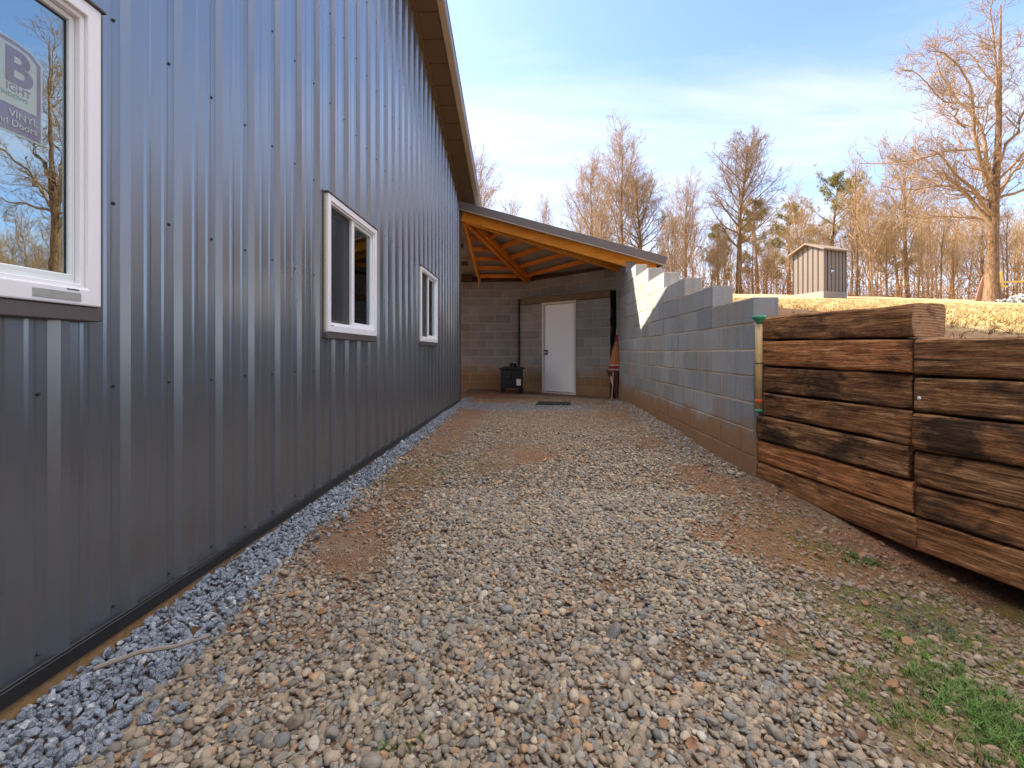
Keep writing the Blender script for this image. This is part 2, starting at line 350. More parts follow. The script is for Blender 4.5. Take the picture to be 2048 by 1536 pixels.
def m_glass(name, tint=(0.72, 0.86, 0.82), refl=0.5, rough=0.0):
    m = bpy.data.materials.new(name); m.use_nodes = True; t = m.node_tree; t.nodes.clear()
    o = t.nodes.new('ShaderNodeOutputMaterial'); tr = t.nodes.new('ShaderNodeBsdfTransparent'); gl = t.nodes.new('ShaderNodeBsdfGlossy')
    tr.inputs[0].default_value = (*tint, 1); gl.inputs['Roughness'].default_value = rough; gl.inputs[0].default_value = (0.80, 0.97, 1.0, 1)
    fr = t.nodes.new('ShaderNodeFresnel'); fr.inputs[0].default_value = 1.6
    mr = t.nodes.new('ShaderNodeMapRange'); t.links.new(fr.outputs[0], mr.inputs[0]); mr.inputs[3].default_value = refl; mr.inputs[4].default_value = 1.0
    ns = t.nodes.new('ShaderNodeTexNoise'); ns.inputs['Scale'].default_value = 5.0; bp = t.nodes.new('ShaderNodeBump'); bp.inputs['Strength'].default_value = 0.006; bp.inputs['Distance'].default_value = 0.02
    t.links.new(ns.outputs[0], bp.inputs['Height']); t.links.new(bp.outputs[0], gl.inputs['Normal'])
    mx_ = t.nodes.new('ShaderNodeMixShader'); t.links.new(mr.outputs[0], mx_.inputs[0]); t.links.new(tr.outputs[0], mx_.inputs[1]); t.links.new(gl.outputs[0], mx_.inputs[2])
    t.links.new(mx_.outputs[0], o.inputs[0]); return m

M_PANEL = m_metal_panel()
M_TRIM = m_simple('brown_metal_trim', (0.12, 0.10, 0.092), 0.42, 0.3, 0.1, 5)
M_DRIP = m_simple('dark_metal_drip_edge', (0.028, 0.026, 0.026), 0.42, 0.3, 0.3, 8)
M_LIP = m_simple('pale_metal_lip', (0.42, 0.35, 0.29), 0.45, 0.2, 0.1, 5)
M_SOFFIT = m_simple('brown_soffit', (0.13, 0.085, 0.055), 0.5, 0.2, 0.1, 4)
M_SCREW = m_simple('screw_head', (0.06, 0.06, 0.065), 0.35, 0.7, 0.2, 20)
M_VINYL = m_simple('white_vinyl', (0.80, 0.785, 0.80), 0.32, 0, 0.03, 3)
M_SASH = m_simple('sash_edge', (0.70, 0.73, 0.72), 0.4, 0, 0.03, 3)
M_GASKET = m_simple('black_gasket', (0.02, 0.02, 0.022), 0.5)
M_TAPE = m_simple('weathered_tape', (0.33, 0.33, 0.30), 0.7, 0, 0.4, 60)
M_FOAM = m_simple('spray_foam_edge', (0.45, 0.42, 0.30), 0.9, 0, 0.4, 40, bump=0.5)
M_GLASS = m_glass('window_glass', (0.66, 0.82, 0.76), 0.10)
M_GLASSR = m_glass('coated_window_glass', (0.62, 0.82, 0.80), 0.42)
M_BLOCK = m_block(); M_BACK = m_block_back(); M_MORTAR = m_mortar()
M_WOOD = m_wood_orange('stained_pine', (0.56, 0.20, 0.022), (0.78, 0.32, 0.038), (0.86, 0.42, 0.07))
M_WOOD2 = m_wood_orange('reddish_pine', (0.50, 0.14, 0.015), (0.74, 0.24, 0.027), (0.82, 0.33, 0.05))
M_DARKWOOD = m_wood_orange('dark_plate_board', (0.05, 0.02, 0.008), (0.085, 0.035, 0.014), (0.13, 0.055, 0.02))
M_SILL = m_wood_orange('treated_sill_board', (0.22, 0.12, 0.05), (0.34, 0.20, 0.085), (0.42, 0.26, 0.12))
M_TIMBER = m_timber(); M_END = m_endgrain()
M_YARD = m_yard(); M_LAWN = m_lawn()
M_WHITE_DOOR = m_simple('white_door_paint', (0.80, 0.78, 0.75), 0.45, 0, 0.03, 2)
M_DOORFRAME = m_simple('cream_door_frame', (0.60, 0.52, 0.43), 0.55, 0, 0.12, 8)
M_IRON = m_simple('black_stove_iron', (0.018, 0.018, 0.021), 0.42, 0.4, 0.3, 10)
M_STEEL = m_simple('shiny_steel', (0.65, 0.65, 0.66), 0.22, 1.0, 0.1, 10)

# ------------------------------------------------------------ terrain
def timber_x(Y):
    """x of the yard-side face of the walls on the right at Y"""
    return np.interp(Y, [-8.0, 0.22, 2.087, 2.51, 3.65, 9.6], [5.3, 2.72, 2.136, 2.0, 1.745, 1.72])
def G(X, Y):
    X = np.asarray(X, float); Y = np.asarray(Y, float)
    z = 0.008 * np.clip(Y - 3.65, 0, 9)
    z = z - 0.15 * sst(3.7 - Y, 0, 1.7) * sst(X, 0.2, 2.0) - 0.02 * sst(3.0 - Y, 0, 2)
    z = z + 0.022 * np.exp(-((X + 1.38) / 0.24) ** 2) * sst(9.2 - Y, 0, 1)
    z = z - 0.05 * np.exp(-((X - timber_x(Y) + 0.06) / 0.09) ** 2) * sst(2.9 - Y, 0, 0.8)
    z = z + 0.045 * np.exp(-((X - 1.66) / 0.16) ** 2) * sst(Y, 4.0, 6.0) * sst(9.0 - Y, 0, 1.0)
    z = z + 0.016 * fbm(X, Y, 3, 1.3) + 0.005 * fbm(X, Y, 9, 9.0)
    return z
def H(X, Y):
    X = np.asarray(X, float); Y = np.asarray(Y, float)
    Ye = np.where(Y < 2.4, 2.4 + 0.12 * (Y - 2.4), Y); Ye = np.where(Ye > 33, 33 + (Ye - 33) * -0.03, Ye)
    Xe = np.clip(X, -40, 45)
    z = 1.02 + 0.146 * (Ye - 2.4) - 0.028 * (Xe - 2)
    z = z + 0.11 * (Ye > 3) * sst(Y, 3.0, 4.2) * np.exp(-np.abs(X - 2.0) / 1.5) * sst(9 - Y, 0, 2)
    return z + 0.10 * fbm(X, Y, 21, 0.18, 3) * sst(np.hypot(X, Y), 6, 14) + 0.012 * fbm(X, Y, 33, 3.0, 2)
def grid(xs, ys):
    gx, gy = np.meshgrid(xs, ys); nx, ny = len(xs), len(ys)
    i = np.arange((nx - 1) * (ny - 1)); r = i // (nx - 1); c = i % (nx - 1); a = r * nx + c
    return gx.ravel(), gy.ravel(), np.stack([a, a + 1, a + nx + 1, a + nx], 1)
def px_to_xy(px, py, z=0.0):
    """for placing patches: where the view ray of a photo pixel meets height z"""
    u = (px - 1024) / 915; v = (706 - py) / 915; t = (z - 0.97) / v; s_, c_ = math.sin(YAW), math.cos(YAW)
    return t * (-s_ + u * c_), t * (c_ + u * s_)

# far ground: one big sheet under everything
gxs = np.concatenate([[-900, -300, -120], np.linspace(-60, 60, 13), [120, 300, 900]])
x, y, F = grid(gxs, gxs)
o = npmesh('ground', np.stack([x, y, np.full_like(x, -0.4)], 1), F, M_LAWN, attrs={'mulch': x * 0, 'duff': x * 0 + 1}); tag(o, kind='structure')

xs = np.concatenate([np.arange(-1.6, 3.0, 0.028), [3.4, 4, 5, 6]]); ys = np.concatenate([[-8, -5, -3, -2, -1, -0.5, 0], np.arange(0.3, 12.6, 0.032)])
x, y, F = grid(xs, ys)
z = G(x, y)
edge = -1.215 + 0.17 * np.exp(-(y - 0.9) / 1.3) + 0.05 * fbm(x, y, 5, 2.2)
red = sst(0.36 - np.abs(x - (edge + 0.2)), 0, 0.25) * sst(y, 1.0, 1.7) * (0.5 + 0.6 * fbm(x, y, 8, 1.8))
red = np.clip(red + sst(fbm(x, y, 44, 1.6), 0.12, 0.5) * 0.8 * sst(y, 1.6, 2.4) + sst(y, 8.5, 9.3) * 0.45 + sst(x, 1.5, 1.9) * 0.3 * sst(y, 2.9, 3.3) , 0, 1)
red = np.clip(red + sst(0.28 - (timber_x(y) - x), 0, 0.2) * sst(3.0 - y, 0, 0.6), 0, 1)
grey = sst(0.55 - np.abs(y - 7.9 + 0.1 * x), 0, 0.3) * sst(1.3 - x, 0, 0.5) * 0.75 + sst(0.25 - np.abs(y - 9.35 + 0.55 * (x - 0.9)), 0, 0.2) * 0.7 * sst(x, -0.6, 0.1)
moss = np.zeros_like(x)
for (px, py, r, w) in [(1750, 1215, .22, 1), (1850, 1200, .2, 1), (1930, 1260, .22, .9), (1650, 1230, .2, .8), (2000, 1300, .25, 1), (1860, 1310, .2, .8), (1640, 1110, .2, .5), (1560, 1060, .2, .35), (890, 930, .45, .5), (1800, 1260, .3, 1), (1700, 1290, .22, .8), (1950, 1200, .22, .9), (770, 960, .3, .4),  (1880, 1480, .2, .6), (1740, 1190, .2, .8)]:
    cx, cy = px_to_xy(px, py, -0.1 if px > 1400 else 0); moss = np.maximum(moss, w * np.exp(-((x - cx) ** 2 + (y - cy) ** 2) / (r * r)))
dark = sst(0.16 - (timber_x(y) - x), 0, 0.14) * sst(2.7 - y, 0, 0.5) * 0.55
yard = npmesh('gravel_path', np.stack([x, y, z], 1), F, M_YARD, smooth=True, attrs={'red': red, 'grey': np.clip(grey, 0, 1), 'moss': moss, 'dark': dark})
tag(yard, kind='structure')

# lawn: everything above the retaining walls
gx = np.concatenate([np.array([-160, -110, -80, -60, -45, -32, -24, -18, -13, -9, -6, -4, -2.5, -1.2, 0, 0.9]), np.arange(1.81, 6, 0.12), np.arange(6, 20, 0.5), np.arange(20, 60, 2.0), [65, 75, 90, 120, 160, 220]])
gy = np.concatenate([[-60, -40, -25, -15, -8, -5, -3, -2, -1], np.arange(-0.6, 11.58, 0.12), [11.62], np.arange(12, 22, 0.5), np.arange(22, 60, 2), [65, 75, 90, 120, 160, 220]])
x, y, F = grid(gx, gy)
cut = F[(x[F].mean(1) > 1.8) | (y[F].mean(1) > 11.6)]
off = np.where((x > 1.7) & (y < 3.64), timber_x(y) + 0.13 - 1.81, 0) * np.exp(-np.clip(x - 1.81, 0, None) / 12)
xx = x + off; z = H(xx, y)
mul = sst(1.25 - (xx - timber_x(y)), 0, 0.5) * sst(5.2 - y, 0, 0.8) * (0.6 + 0.6 * fbm(xx, y, 4, 2.5))
mul = np.maximum(mul, sst(0.7 - (xx - 1.9), 0, 0.4) * (y < 9.5) * 0.7)
duff = sst(y + 0.12 * xx, 33, 36)
lawn = npmesh('lawn', np.stack([xx, y, z], 1), cut, M_LAWN, smooth=True, attrs={'mulch': np.clip(mul, 0, 1), 'duff': duff}); tag(lawn, kind='structure')

# ------------------------------------------------------------ barn
BX = -1.37; PER = 0.2286; YC = 1.4935
EAVE_Y, RIDGE_Y, SL = 8.5, 0.6, 1 / 3
def wall_top(Y): return 3.755 + SL * (8.5 - abs(Y - RIDGE_Y) - RIDGE_Y)
barn = empty('metal_barn', (BX, 8.5, 0), 0, 'long dark grey ribbed metal building with white windows filling the left side', 'building')
barn.location = (0, 0, 0)
WINS = [(0.40, 1.35), (2.92, 3.85), (5.41, 6.36)]; WZ0, WZ1 = 1.11, 2.016
prof = []
k0 = int((-7.5 - YC) / PER); k1 = int((EAVE_Y - YC) / PER) + 1
for k in range(k0, k1 + 1):
    yc = YC + k * PER
    prof += [(yc - 0.032, 0), (yc - 0.0125, 0.019), (yc + 0.0125, 0.019), (yc + 0.031, 0)]
    for q in (1, 2):
        ym = yc + PER * q / 3
        prof += [(ym - 0.016, 0), (ym - 0.006, 0.0022), (ym + 0.006, 0.0022), (ym + 0.016, 0)]
prof = [p for p in prof if -7.3 < p[0] < EAVE_Y]; prof = [(-7.3, 0)] + prof + [(EAVE_Y, 0)]
def pdx(Y): return float(np.interp(Y, [p[0] for p in prof], [p[1] for p in prof]))
for w in WINS:
    for e in (w[0] + 0.03, w[1] - 0.03): prof.append((e, pdx(e)))
prof.sort()
mb = MB(); NZ = 10
for (ya, xa), (yb, xb) in zip(prof[:-1], prof[1:]):
    if yb - ya < 1e-5: continue
    ymid = (ya + yb) / 2; spans = [(0.10, None)]
    for w in WINS:
        if w[0] + 0.03 < ymid < w[1] - 0.03: spans = [(0.10, WZ0 + 0.03), (WZ1 - 0.03, None)]
    for z0, z1 in spans:
        za = z1 if z1 is not None else wall_top(ya) - 0.0; zb = z1 if z1 is not None else wall_top(yb)
        n = len(mb.v)
        mb.add([(BX + xa, ya, z0), (BX + xb, yb, z0), (BX + xb, yb, zb), (BX + xa, ya, za)], [(0, 1, 2, 3)])
wall = mb.build('wall', M_PANEL, barn)
# other walls of the barn
mb = MB()
mb.box((BX - 12, 8.44, 0.0), (BX - 0.002, 8.498, 3.75)); mb.box((BX - 12, -7.3, 0.0), (BX - 0.002, -7.25, 3.75)); mb.box((BX - 12.05, -7.3, 0.0), (BX - 12, 8.5, 3.75))
mb.build('rear_wall', M_PANEL, barn)
mb = MB(); mb.box((BX - 0.02, -7.3, -0.2), (BX - 0.004, 8.46, 0.098)); mb.box((BX - 0.0038, -7.3, -0.2), (BX + 0.014, 8.46, 0.0592)); mb.build('sill_board', M_SILL, barn)
mb = MB(); mb.box((BX + 0.001, -7.3, 0.060), (BX + 0.024, 8.5, 0.104)); mb.box((BX - 0.003, -7.3, 0.1042), (BX + 0.0215, 8.5, 0.112)); mb.build('drip_edge', M_DRIP, barn, bevel=0.002)
mb = MB(); mb.box((BX - 0.05, 8.40, 0.06), (BX + 0.034, 8.53, 3.70)); mb.build('corner_trim', M_TRIM, barn, bevel=0.004)
# roof, soffit, rake
for sgn, nm in ((1, 'roof'), (-1, 'roof')):
    mb = MB(); y0 = RIDGE_Y; y1 = RIDGE_Y + sgn * (8.82 - RIDGE_Y)
    zt = lambda Y: 3.755 + SL * (8.5 - abs(Y - RIDGE_Y) - RIDGE_Y)
    a, b = zt(y0) + 0.17, zt(y1) + 0.17
    x0, x1 = BX - 12.4, -0.985
    P = [(x0, y0, a), (x1, y0, a), (x1, y1, b), (x0, y1, b), (x0, y0, a + 0.03), (x1, y0, a + 0.03), (x1, y1, b + 0.03), (x0, y1, b + 0.03)]
    mb.add(P, [(0, 3, 2, 1), (4, 5, 6, 7), (0, 1, 5, 4), (1, 2, 6, 5), (2, 3, 7, 6), (3, 0, 4, 7)]); mb.build(nm, M_TRIM, barn)
    # soffit boards
    mb = MB(); step = 0.305; Y = y0
    while abs(Y - y0) < abs(y1 - y0) - 0.02:
        Yn = Y + sgn * step; Yn = Yn if abs(Yn - y0) < abs(y1 - y0) else y1
        ya, yb = Y + sgn * 0.006, Yn - sgn * 0.004; za, zb = zt(ya), zt(yb)
        mb.add([(BX - 0.1, ya, za), (-1.068, ya, za), (-1.068, yb, zb), (BX - 0.1, yb, zb), (BX - 0.1, ya, za + 0.012), (-1.068, ya, za + 0.012), (-1.068, yb, zb + 0.012), (BX - 0.1, yb, zb + 0.012)],
               [(0, 3, 2, 1), (4, 5, 6, 7), (0, 1, 5, 4), (1, 2, 6, 5), (2, 3, 7, 6), (3, 0, 4, 7)]); Y = Yn
    mb.build('soffit', M_SOFFIT, barn)
    mb = MB(); up = (0, 0, 1)
    mb.beam((BX + 0.02, y0, zt(y0) - 0.018), (BX + 0.02, y1, zt(y1) - 0.018), 0.05, 0.03); mb.build('wall_cap_trim', M_SOFFIT, barn)
    mb = MB(); mb.beam((-1.05, y0, zt(y0) + 0.08), (-1.05, y1, zt(y1) + 0.08), 0.032, 0.17); mb.beam((-1.013, y0, zt(y0) + 0.010), (-1.013, y1, zt(y1) + 0.010), 0.04, 0.016)
    mb.build('rake_board', M_LIP, barn)
    mb = MB(); mb.beam((-0.998, y0, zt(y0) + 0.10), (-0.998, y1, zt(y1) + 0.10), 0.018, 0.15); mb.build('rake_trim', M_TRIM, barn)
    mb = MB(); mb.beam((BX - 0.4, y0, zt(y0) + 0.10), (BX - 0.4, y1, zt(y1) + 0.10), 0.05, 0.12); mb.build('rafter', M_WOOD, barn)
# screws: rows 0.6 m apart on the flat beside each rib
scr = MB(); scr.lathe([(0.0062, 0), (0.0062, 0.002), (0.004, 0.0025), (0.0038, 0.005), (0.003, 0.006)], n=8, M=Matrix.Rotation(R(90), 4, 'Y'))
tmp = scr.build('screw', M_SCREW, barn); sme = tmp.data; bpy.data.objects.remove(tmp)
sp = []
for k in range(k0, k1 + 1):
    yy = YC + k * PER - 0.058
    if not (0.9 < yy < EAVE_Y - 0.05): continue
    for zz in [0.142, 0.857] + [0.857 + 0.601 * i for i in range(1, 9)]:
        if zz > wall_top(yy) - 0.1: continue
        if any(w[0] - 0.03 < yy < w[1] + 0.03 and WZ0 - 0.05 < zz < WZ1 + 0.05 for w in WINS): continue
        sp.append((yy, zz + random.uniform(-.006, .006)))
sp.sort(key=lambda p: p[0] ** 2 + (p[1] - 0.97) ** 2)
for (yy, zz) in sp[:100]:
    o = bpy.data.objects.new('screw', sme); COL.objects.link(o); o.parent = barn; o.location = (BX + 0.0005, yy, zz)
mb = MB(); sv = [tuple(v.co) for v in sme.vertices]; sf = [tuple(p.vertices) for p in sme.polygons]
for (yy, zz) in sp[100:]: mb.add([(BX + 0.0005 + a, yy + b, zz + c) for a, b, c in sv], sf)
tag(mb.build('screws', M_SCREW, barn), kind='stuff')
# windows
M_SCREEN = N('insect_screen', 0.7, 0, 0.2, (0.05, 0.05, 0.055))
tb = M_SCREEN.t; tr = tb.nodes.new('ShaderNodeBsdfTransparent'); mxs = tb.nodes.new('ShaderNodeMixShader'); mxs.inputs[0].default_value = 0.55
tb.links.new(tr.outputs[0], mxs.inputs[1]); tb.links.new(M_SCREEN.b.outputs[0], mxs.inputs[2]); tb.links.new(mxs.outputs[0], tb.nodes['Material Output'].inputs[0]); M_SCREEN = M_SCREEN.m
def frame_mb(mb, y0, y1, z0, z1, w, xa, xb, wb=None):
    wb = wb or w
    # mitred ring
    o_ = [(y0, z0), (y1, z0), (y1, z1), (y0, z1)]; i_ = [(y0 + w, z0 + wb), (y1 - w, z0 + wb), (y1 - w, z1 - w), (y0 + w, z1 - w)]
    vs_ = [(xa, a, b) for a, b in o_] + [(xa, a, b) for a, b in i_] + [(xb, a, b) for a, b in o_] + [(xb, a, b) for a, b in i_]
    fs = []
    for k in range(4):
        n = (k + 1) % 4
        fs += [(k, 4 + k, 4 + n, n), (8 + k, 8 + n, 12 + n, 12 + k), (k, n, 8 + n, 8 + k), (4 + k, 12 + k, 12 + n, 4 + n)]
    mb.add(vs_, fs)
for wi, (y0, y1) in enumerate(WINS):
    wlab = ['white window with a round-lettered sticker on its glass', 'middle white sliding window', 'farthest white sliding window'][wi]
    mb = MB(); frame_mb(mb, y0, y1, WZ0, WZ1, 0.042, BX - 0.06, BX + 0.045, 0.05)
    fr = mb.build('window', M_VINYL, barn, bevel=0.004, seg=2, origin=(BX, (y0 + y1) / 2, WZ0)); fr['label'] = wlab
    def sub(mbx, nm, m, bev=0.0):
        o = mbx.build(nm, m, fr, bevel=bev, origin=(BX, (y0 + y1) / 2, WZ0)); o.location = (0, 0, 0); return o
    mb = MB(); frame_mb(mb, y0 + 0.0415, y1 - 0.0415, WZ0 + 0.0495, WZ1 - 0.0415, 0.014, BX - 0.055, BX + 0.034); sub(mb, 'inner_stop', M_VINYL, 0.002)
    ym = y0 + (y1 - y0) * 0.49
    mb = MB(); mb.box((BX - 0.05, ym - 0.021, WZ0 + 0.063), (BX + 0.026, ym + 0.021, WZ1 - 0.055)); sub(mb, 'mullion', M_VINYL, 0.003)
    # right (far) sash with glass close to the outside
    mb = MB(); frame_mb(mb, ym + 0.022, y1 - 0.056, WZ0 + 0.064, WZ1 - 0.056, 0.022 if wi else 0.016, BX - 0.03, BX + 0.018, 0.026); sub(mb, 'sash', M_SASH if wi == 0 else M_VINYL, 0.002)
    mb = MB(); q = (ym + 0.03, y1 - 0.064, WZ0 + 0.075, WZ1 - 0.066); mb.box((BX + 0.002, q[0], q[2]), (BX + 0.006, q[1], q[3])); sub(mb, 'pane', M_GLASSR if wi == 0 else M_GLASS)
    mb = MB(); frame_mb(mb, ym + 0.036, y1 - 0.072, WZ0 + 0.086, WZ1 - 0.074, 0.003, BX + 0.0065, BX + 0.0085); sub(mb, 'gasket', M_GASKET)
    # left sash recessed behind the screen
    mb = MB(); frame_mb(mb, y0 + 0.056, ym - 0.022, WZ0 + 0.064, WZ1 - 0.056, 0.028, BX - 0.055, BX - 0.02); sub(mb, 'sash', M_VINYL, 0.002)
    mb = MB(); mb.box((BX - 0.040, y0 + 0.08, WZ0 + 0.09), (BX - 0.036, ym - 0.045, WZ1 - 0.08)); sub(mb, 'pane', M_GLASS)
    mb = MB(); mb.box((BX + 0.004, y0 + 0.0565, WZ0 + 0.0645), (BX + 0.0055, ym - 0.0215, WZ1 - 0.0565)); sub(mb, 'screen', M_SCREEN)
    mb = MB(); mb.box((BX + 0.0, y0 - 0.012, WZ0 - 0.045), (BX + 0.040, y1 + 0.002, WZ0 - 0.002)); sub(mb, 'sill_flashing', M_TRIM, 0.003)
    mb = MB(); mb.box((BX + 0.0, y0 - 0.015, WZ1 + 0.001), (BX + 0.052, y1 + 0.012, WZ1 + 0.010)); sub(mb, 'head_flashing', M_TRIM, 0.002)
    mb = MB(); mb.box((BX + 0.0, y0 - 0.028, WZ0 - 0.04), (BX + 0.022, y0 - 0.0155, WZ1 + 0.012)); sub(mb, 'side_flashing', M_TRIM, 0.002)
    mb = MB(); mb.box((BX + 0.0, y1 + 0.0125, WZ0 - 0.04), (BX + 0.022, y1 + 0.030, WZ1 + 0.012)); sub(mb, 'side_flashing', M_TRIM, 0.002)
    mb = MB(); mb.box((BX + 0.0, y0 - 0.014, WZ0 - 0.001), (BX + 0.030, y0 - 0.001, WZ1 - 0.01)); sub(mb, 'foam_edge', M_FOAM)
    if wi == 0:
        mb = MB(); mb.box((BX + 0.0455, 1.155, 1.122), (BX + 0.0468, 1.285, 1.145)); sub(mb, 'tape_strip', M_TAPE)
        mb = MB(); mb.box((BX + 0.0455, 1.245, 1.152), (BX + 0.0463, 1.280, 1.155)); sub(mb, 'weep_slot', M_GASKET)
    else:
        mb = MB(); mb.box((BX + 0.0455, y0 + 0.04, 1.150), (BX + 0.0463, y0 + 0.075, 1.154)); sub(mb, 'weep_slot', M_GASKET); mb = MB(); mb.box((BX + 0.0455, y1 - 0.08, 1.150), (BX + 0.0463, y1 - 0.045, 1.154)); sub(mb, 'weep_slot', M_GASKET)
# interior seen through the panes
M_OSB = m_simple('bare_board_interior', (0.30, 0.17, 0.07), 0.8, 0, 0.35, 9); M_BATT = m_simple('grey_green_insulation', (0.22, 0.24, 0.20), 0.9, 0, 0.25, 5)
mb = MB(); mb.box((-5.6, -1.4, -0.05), (-1.45, 8.3, 0.0)); mb.build('floor', M_OSB, barn)
mb = MB(); mb.box((-5.65, -1.4, 0.0), (-5.6, 8.3, 3.1)); mb.box((-5.6, 8.3, 0.0), (-1.45, 8.35, 3.1)); mb.box((-5.6, -1.45, 0.0), (-1.45, -1.4, 3.1)); mb.build('inner_wall', M_OSB, barn)
mb = MB(); mb.box((-5.6, -1.4, 3.1), (-1.45, 8.3, 3.15)); mb.build('ceiling', M_BATT, barn)
mb = MB()
for k in range(14): mb.box((-5.6 , -1.3 + k * 0.7, 0.0), (-5.5, -1.25 + k * 0.7, 3.1))
for k in range(8): mb.box((-5.4 + k * 0.5, 8.2, 0.0), (-5.36 + k * 0.5, 8.3, 3.1))
mb.build('studs', M_WOOD, barn)
# sticker on the first window (its visible right part)
M_STW = m_simple('sticker_white', (0.48, 0.58, 0.52), 0.4, 0, 0.05); M_STP = m_simple('sticker_purple', (0.22, 0.20, 0.30), 0.4, 0, 0.1); M_STG = m_simple('sticker_green', (0.06, 0.22, 0.20), 0.4)
sx0 = BX + 0.0066
for m__, a__ in ((M_STW, 0.42), (M_STP, 0.45), (M_STG, 0.3)):      # film that lets some of the pane show
    m__.node_tree.nodes['Principled BSDF'].inputs['Alpha'].default_value = 1 - a__; m__.node_tree.nodes['Principled BSDF'].inputs['Coat Weight'].default_value = 1.0; m__.node_tree.nodes['Principled BSDF'].inputs['Coat IOR'].default_value = 1.9
stk = empty('window_sticker', (sx0, 1.0, 1.545), 0, 'arched purple and white lettered sticker stuck on the glass of the nearest window', 'sticker')
def plate(y0, y1, z0, z1, ch, x, m, nm):
    P = [(y0, z0), (y1, z0 - 0.0), (y1, z1 - ch), (y1 - ch * 0.9, z1 - ch * 0.25), (y1 - ch * 2.2, z1), (y0, z1)]
    mb = MB(); mb.add([(x, a, b) for a, b in P] + [(x + 0.0004, a, b) for a, b in P], [tuple(reversed(range(6))), tuple(range(6, 12))] + [(k, (k + 1) % 6, 6 + (k + 1) % 6, 6 + k) for k in range(6)])
    o = mb.build(nm, m, stk, origin=(sx0, 1.0, 1.545)); o.location = (0, 0, 0)
plate(0.80, 1.214, 1.545, 1.795, 0.030, sx0, M_STW, 'border'); plate(0.805, 1.209, 1.551, 1.790, 0.028, sx0 + 0.0005, M_STP, 'field')
plate(0.81, 1.198, 1.620, 1.779, 0.022, sx0 + 0.001, M_STW, 'panel')
def text(s, size, yr, zb, m, nm, bold=0.0, xo=0.0016):
    cu = bpy.data.curves.new(nm, 'FONT'); cu.body = s; cu.size = size; cu.align_x = 'RIGHT'; cu.extrude = 0.0002; cu.offset = bold
    tmp = bpy.data.objects.new('t', cu); COL.objects.link(tmp); dg = bpy.context.evaluated_depsgraph_get(); me = bpy.data.meshes.new_from_object(tmp.evaluated_get(dg)); bpy.data.objects.remove(tmp)
    me.materials.clear(); me.materials.append(m); o = bpy.data.objects.new(nm, me); COL.objects.link(o); o.parent = stk
    o.rotation_euler = (R(90), 0, R(90)); o.location = (xo, yr - 1.0, zb - 1.545); return o
text('B', 0.125, 1.188, 1.682, M_STP, 'letter', 0.004)
text('IGHT', 0.026, 1.184, 1.657, M_STP, 'lettering', 0.0005); text('WINDOWS', 0.0155, 1.176, 1.640, M_STG, 'lettering')
text('VINYL', 0.026, 1.201, 1.590, M_STW, 'lettering', 0.0003, 0.0021); text('and Doors', 0.024, 1.199, 1.566, M_STW, 'lettering', 0.0002, 0.0021)
# things inside behind the middle window
bench = MB(); bench.box((-2.35, 3.0, 1.02), (-1.62, 4.9, 1.06))
bt = empty('workbench', (-2.0, 4.0, 0), 0, 'plain plank workbench inside behind the middle window', 'workbench')
o = bench.build('top', M_OSB, bt, origin=(-2.0, 4.0, 0)); o.location = (0, 0, 0)
for (a, b) in ((-2.3, 3.05), (-1.7, 3.05), (-2.3, 4.8), (-1.7, 4.8)):
    mb = MB(); mb.box((a - 0.03, b - 0.03, 0.001), (a + 0.03, b + 0.03, 1.0198)); o = mb.build('leg', M_OSB, bt, origin=(-2.0, 4.0, 0)); o.location = (0, 0, 0)
bx = empty('cardboard_box', (-1.9, 4.1, 1.061), R(20), 'open brown cardboard box on the bench behind the middle window', 'box')
M_CARD = m_simple('cardboard', (0.36, 0.24, 0.13), 0.85, 0, 0.1, 5)
mb = MB(); t_ = 0.006
mb.box((-.15, -.2, 0), (.15, .2, t_)); mb.box((-.15, -.2, t_), (-.15 + t_, .2, .22)); mb.box((.15 - t_, -.2, t_), (.15, .2, .22)); mb.box((-.144, -.2, t_), (.144, -.2 + t_, .22)); mb.box((-.144, .2 - t_, t_), (.144, .2, .22)); mb.build('carton', M_CARD, bx)
for s_ in (-1, 1):
    mb = MB(); mb.beam((s_ * 0.15, -0.19, 0.222), (s_ * 0.15, 0.19, 0.222), 0.004, 0.004); mb.add([(s_ * .15, -.19, .221), (s_ * .15, .19, .221), (s_ * .23, .19, .30), (s_ * .23, -.19, .30)], [(0, 1, 2, 3)]); mb.build('flap', M_CARD, bx)

# ------------------------------------------------------------ block walls
CH, BL = 0.2083, 0.4068
def block_run(mb, org, ux, uy, length, z0, z1, thick, start_half, tl=None, jitter=True, course0=0):
    """one course of blocks from org along (ux,uy); thickness to the right-hand normal"""
    nx_, ny_ = uy, -ux
    M = Matrix(((ux, nx_, 0, org[0]), (uy, ny_, 0, org[1]), (0, 0, 1, 0), (0, 0, 0, 1)))
    s = 0.0; e = BL / 2 if start_half else BL; g = 0.0068
    while s < length - 1e-3:
        e = min(e, length)
        if e - s > 0.02:
            j = random.uniform(-0.0025, 0.0025) if jitter else 0
            tone = min(1, max(0, random.gauss(0.45, 0.27)))
            mb.box((s + (g if s > 0 else 0), 0 + j, z0 + g), (e - (g if e < length - 1e-3 else 0), thick + j, z1 - g * 0.6), M, tone)
        s = e; e = s + BL
def mortar_run(mb, org, ux, uy, length, z0, z1, thick, rec=0.0035):
    nx_, ny_ = uy, -ux
    M = Matrix(((ux, nx_, 0, org[0]), (uy, ny_, 0, org[1]), (0, 0, 1, 0), (0, 0, 0, 1)))
    mb.box((rec, rec, z0), (length - rec, thick - rec, z1 - 0.004), M)
rw = empty('stepped_block_wall', (1.82, 6.6, 0), 0, 'long grey concrete block retaining wall with stepped top along the right of the gravel', 'wall')
mb = MB(); mm = MB(); TH = 0.195; YF = 3.65; YE = 9.75
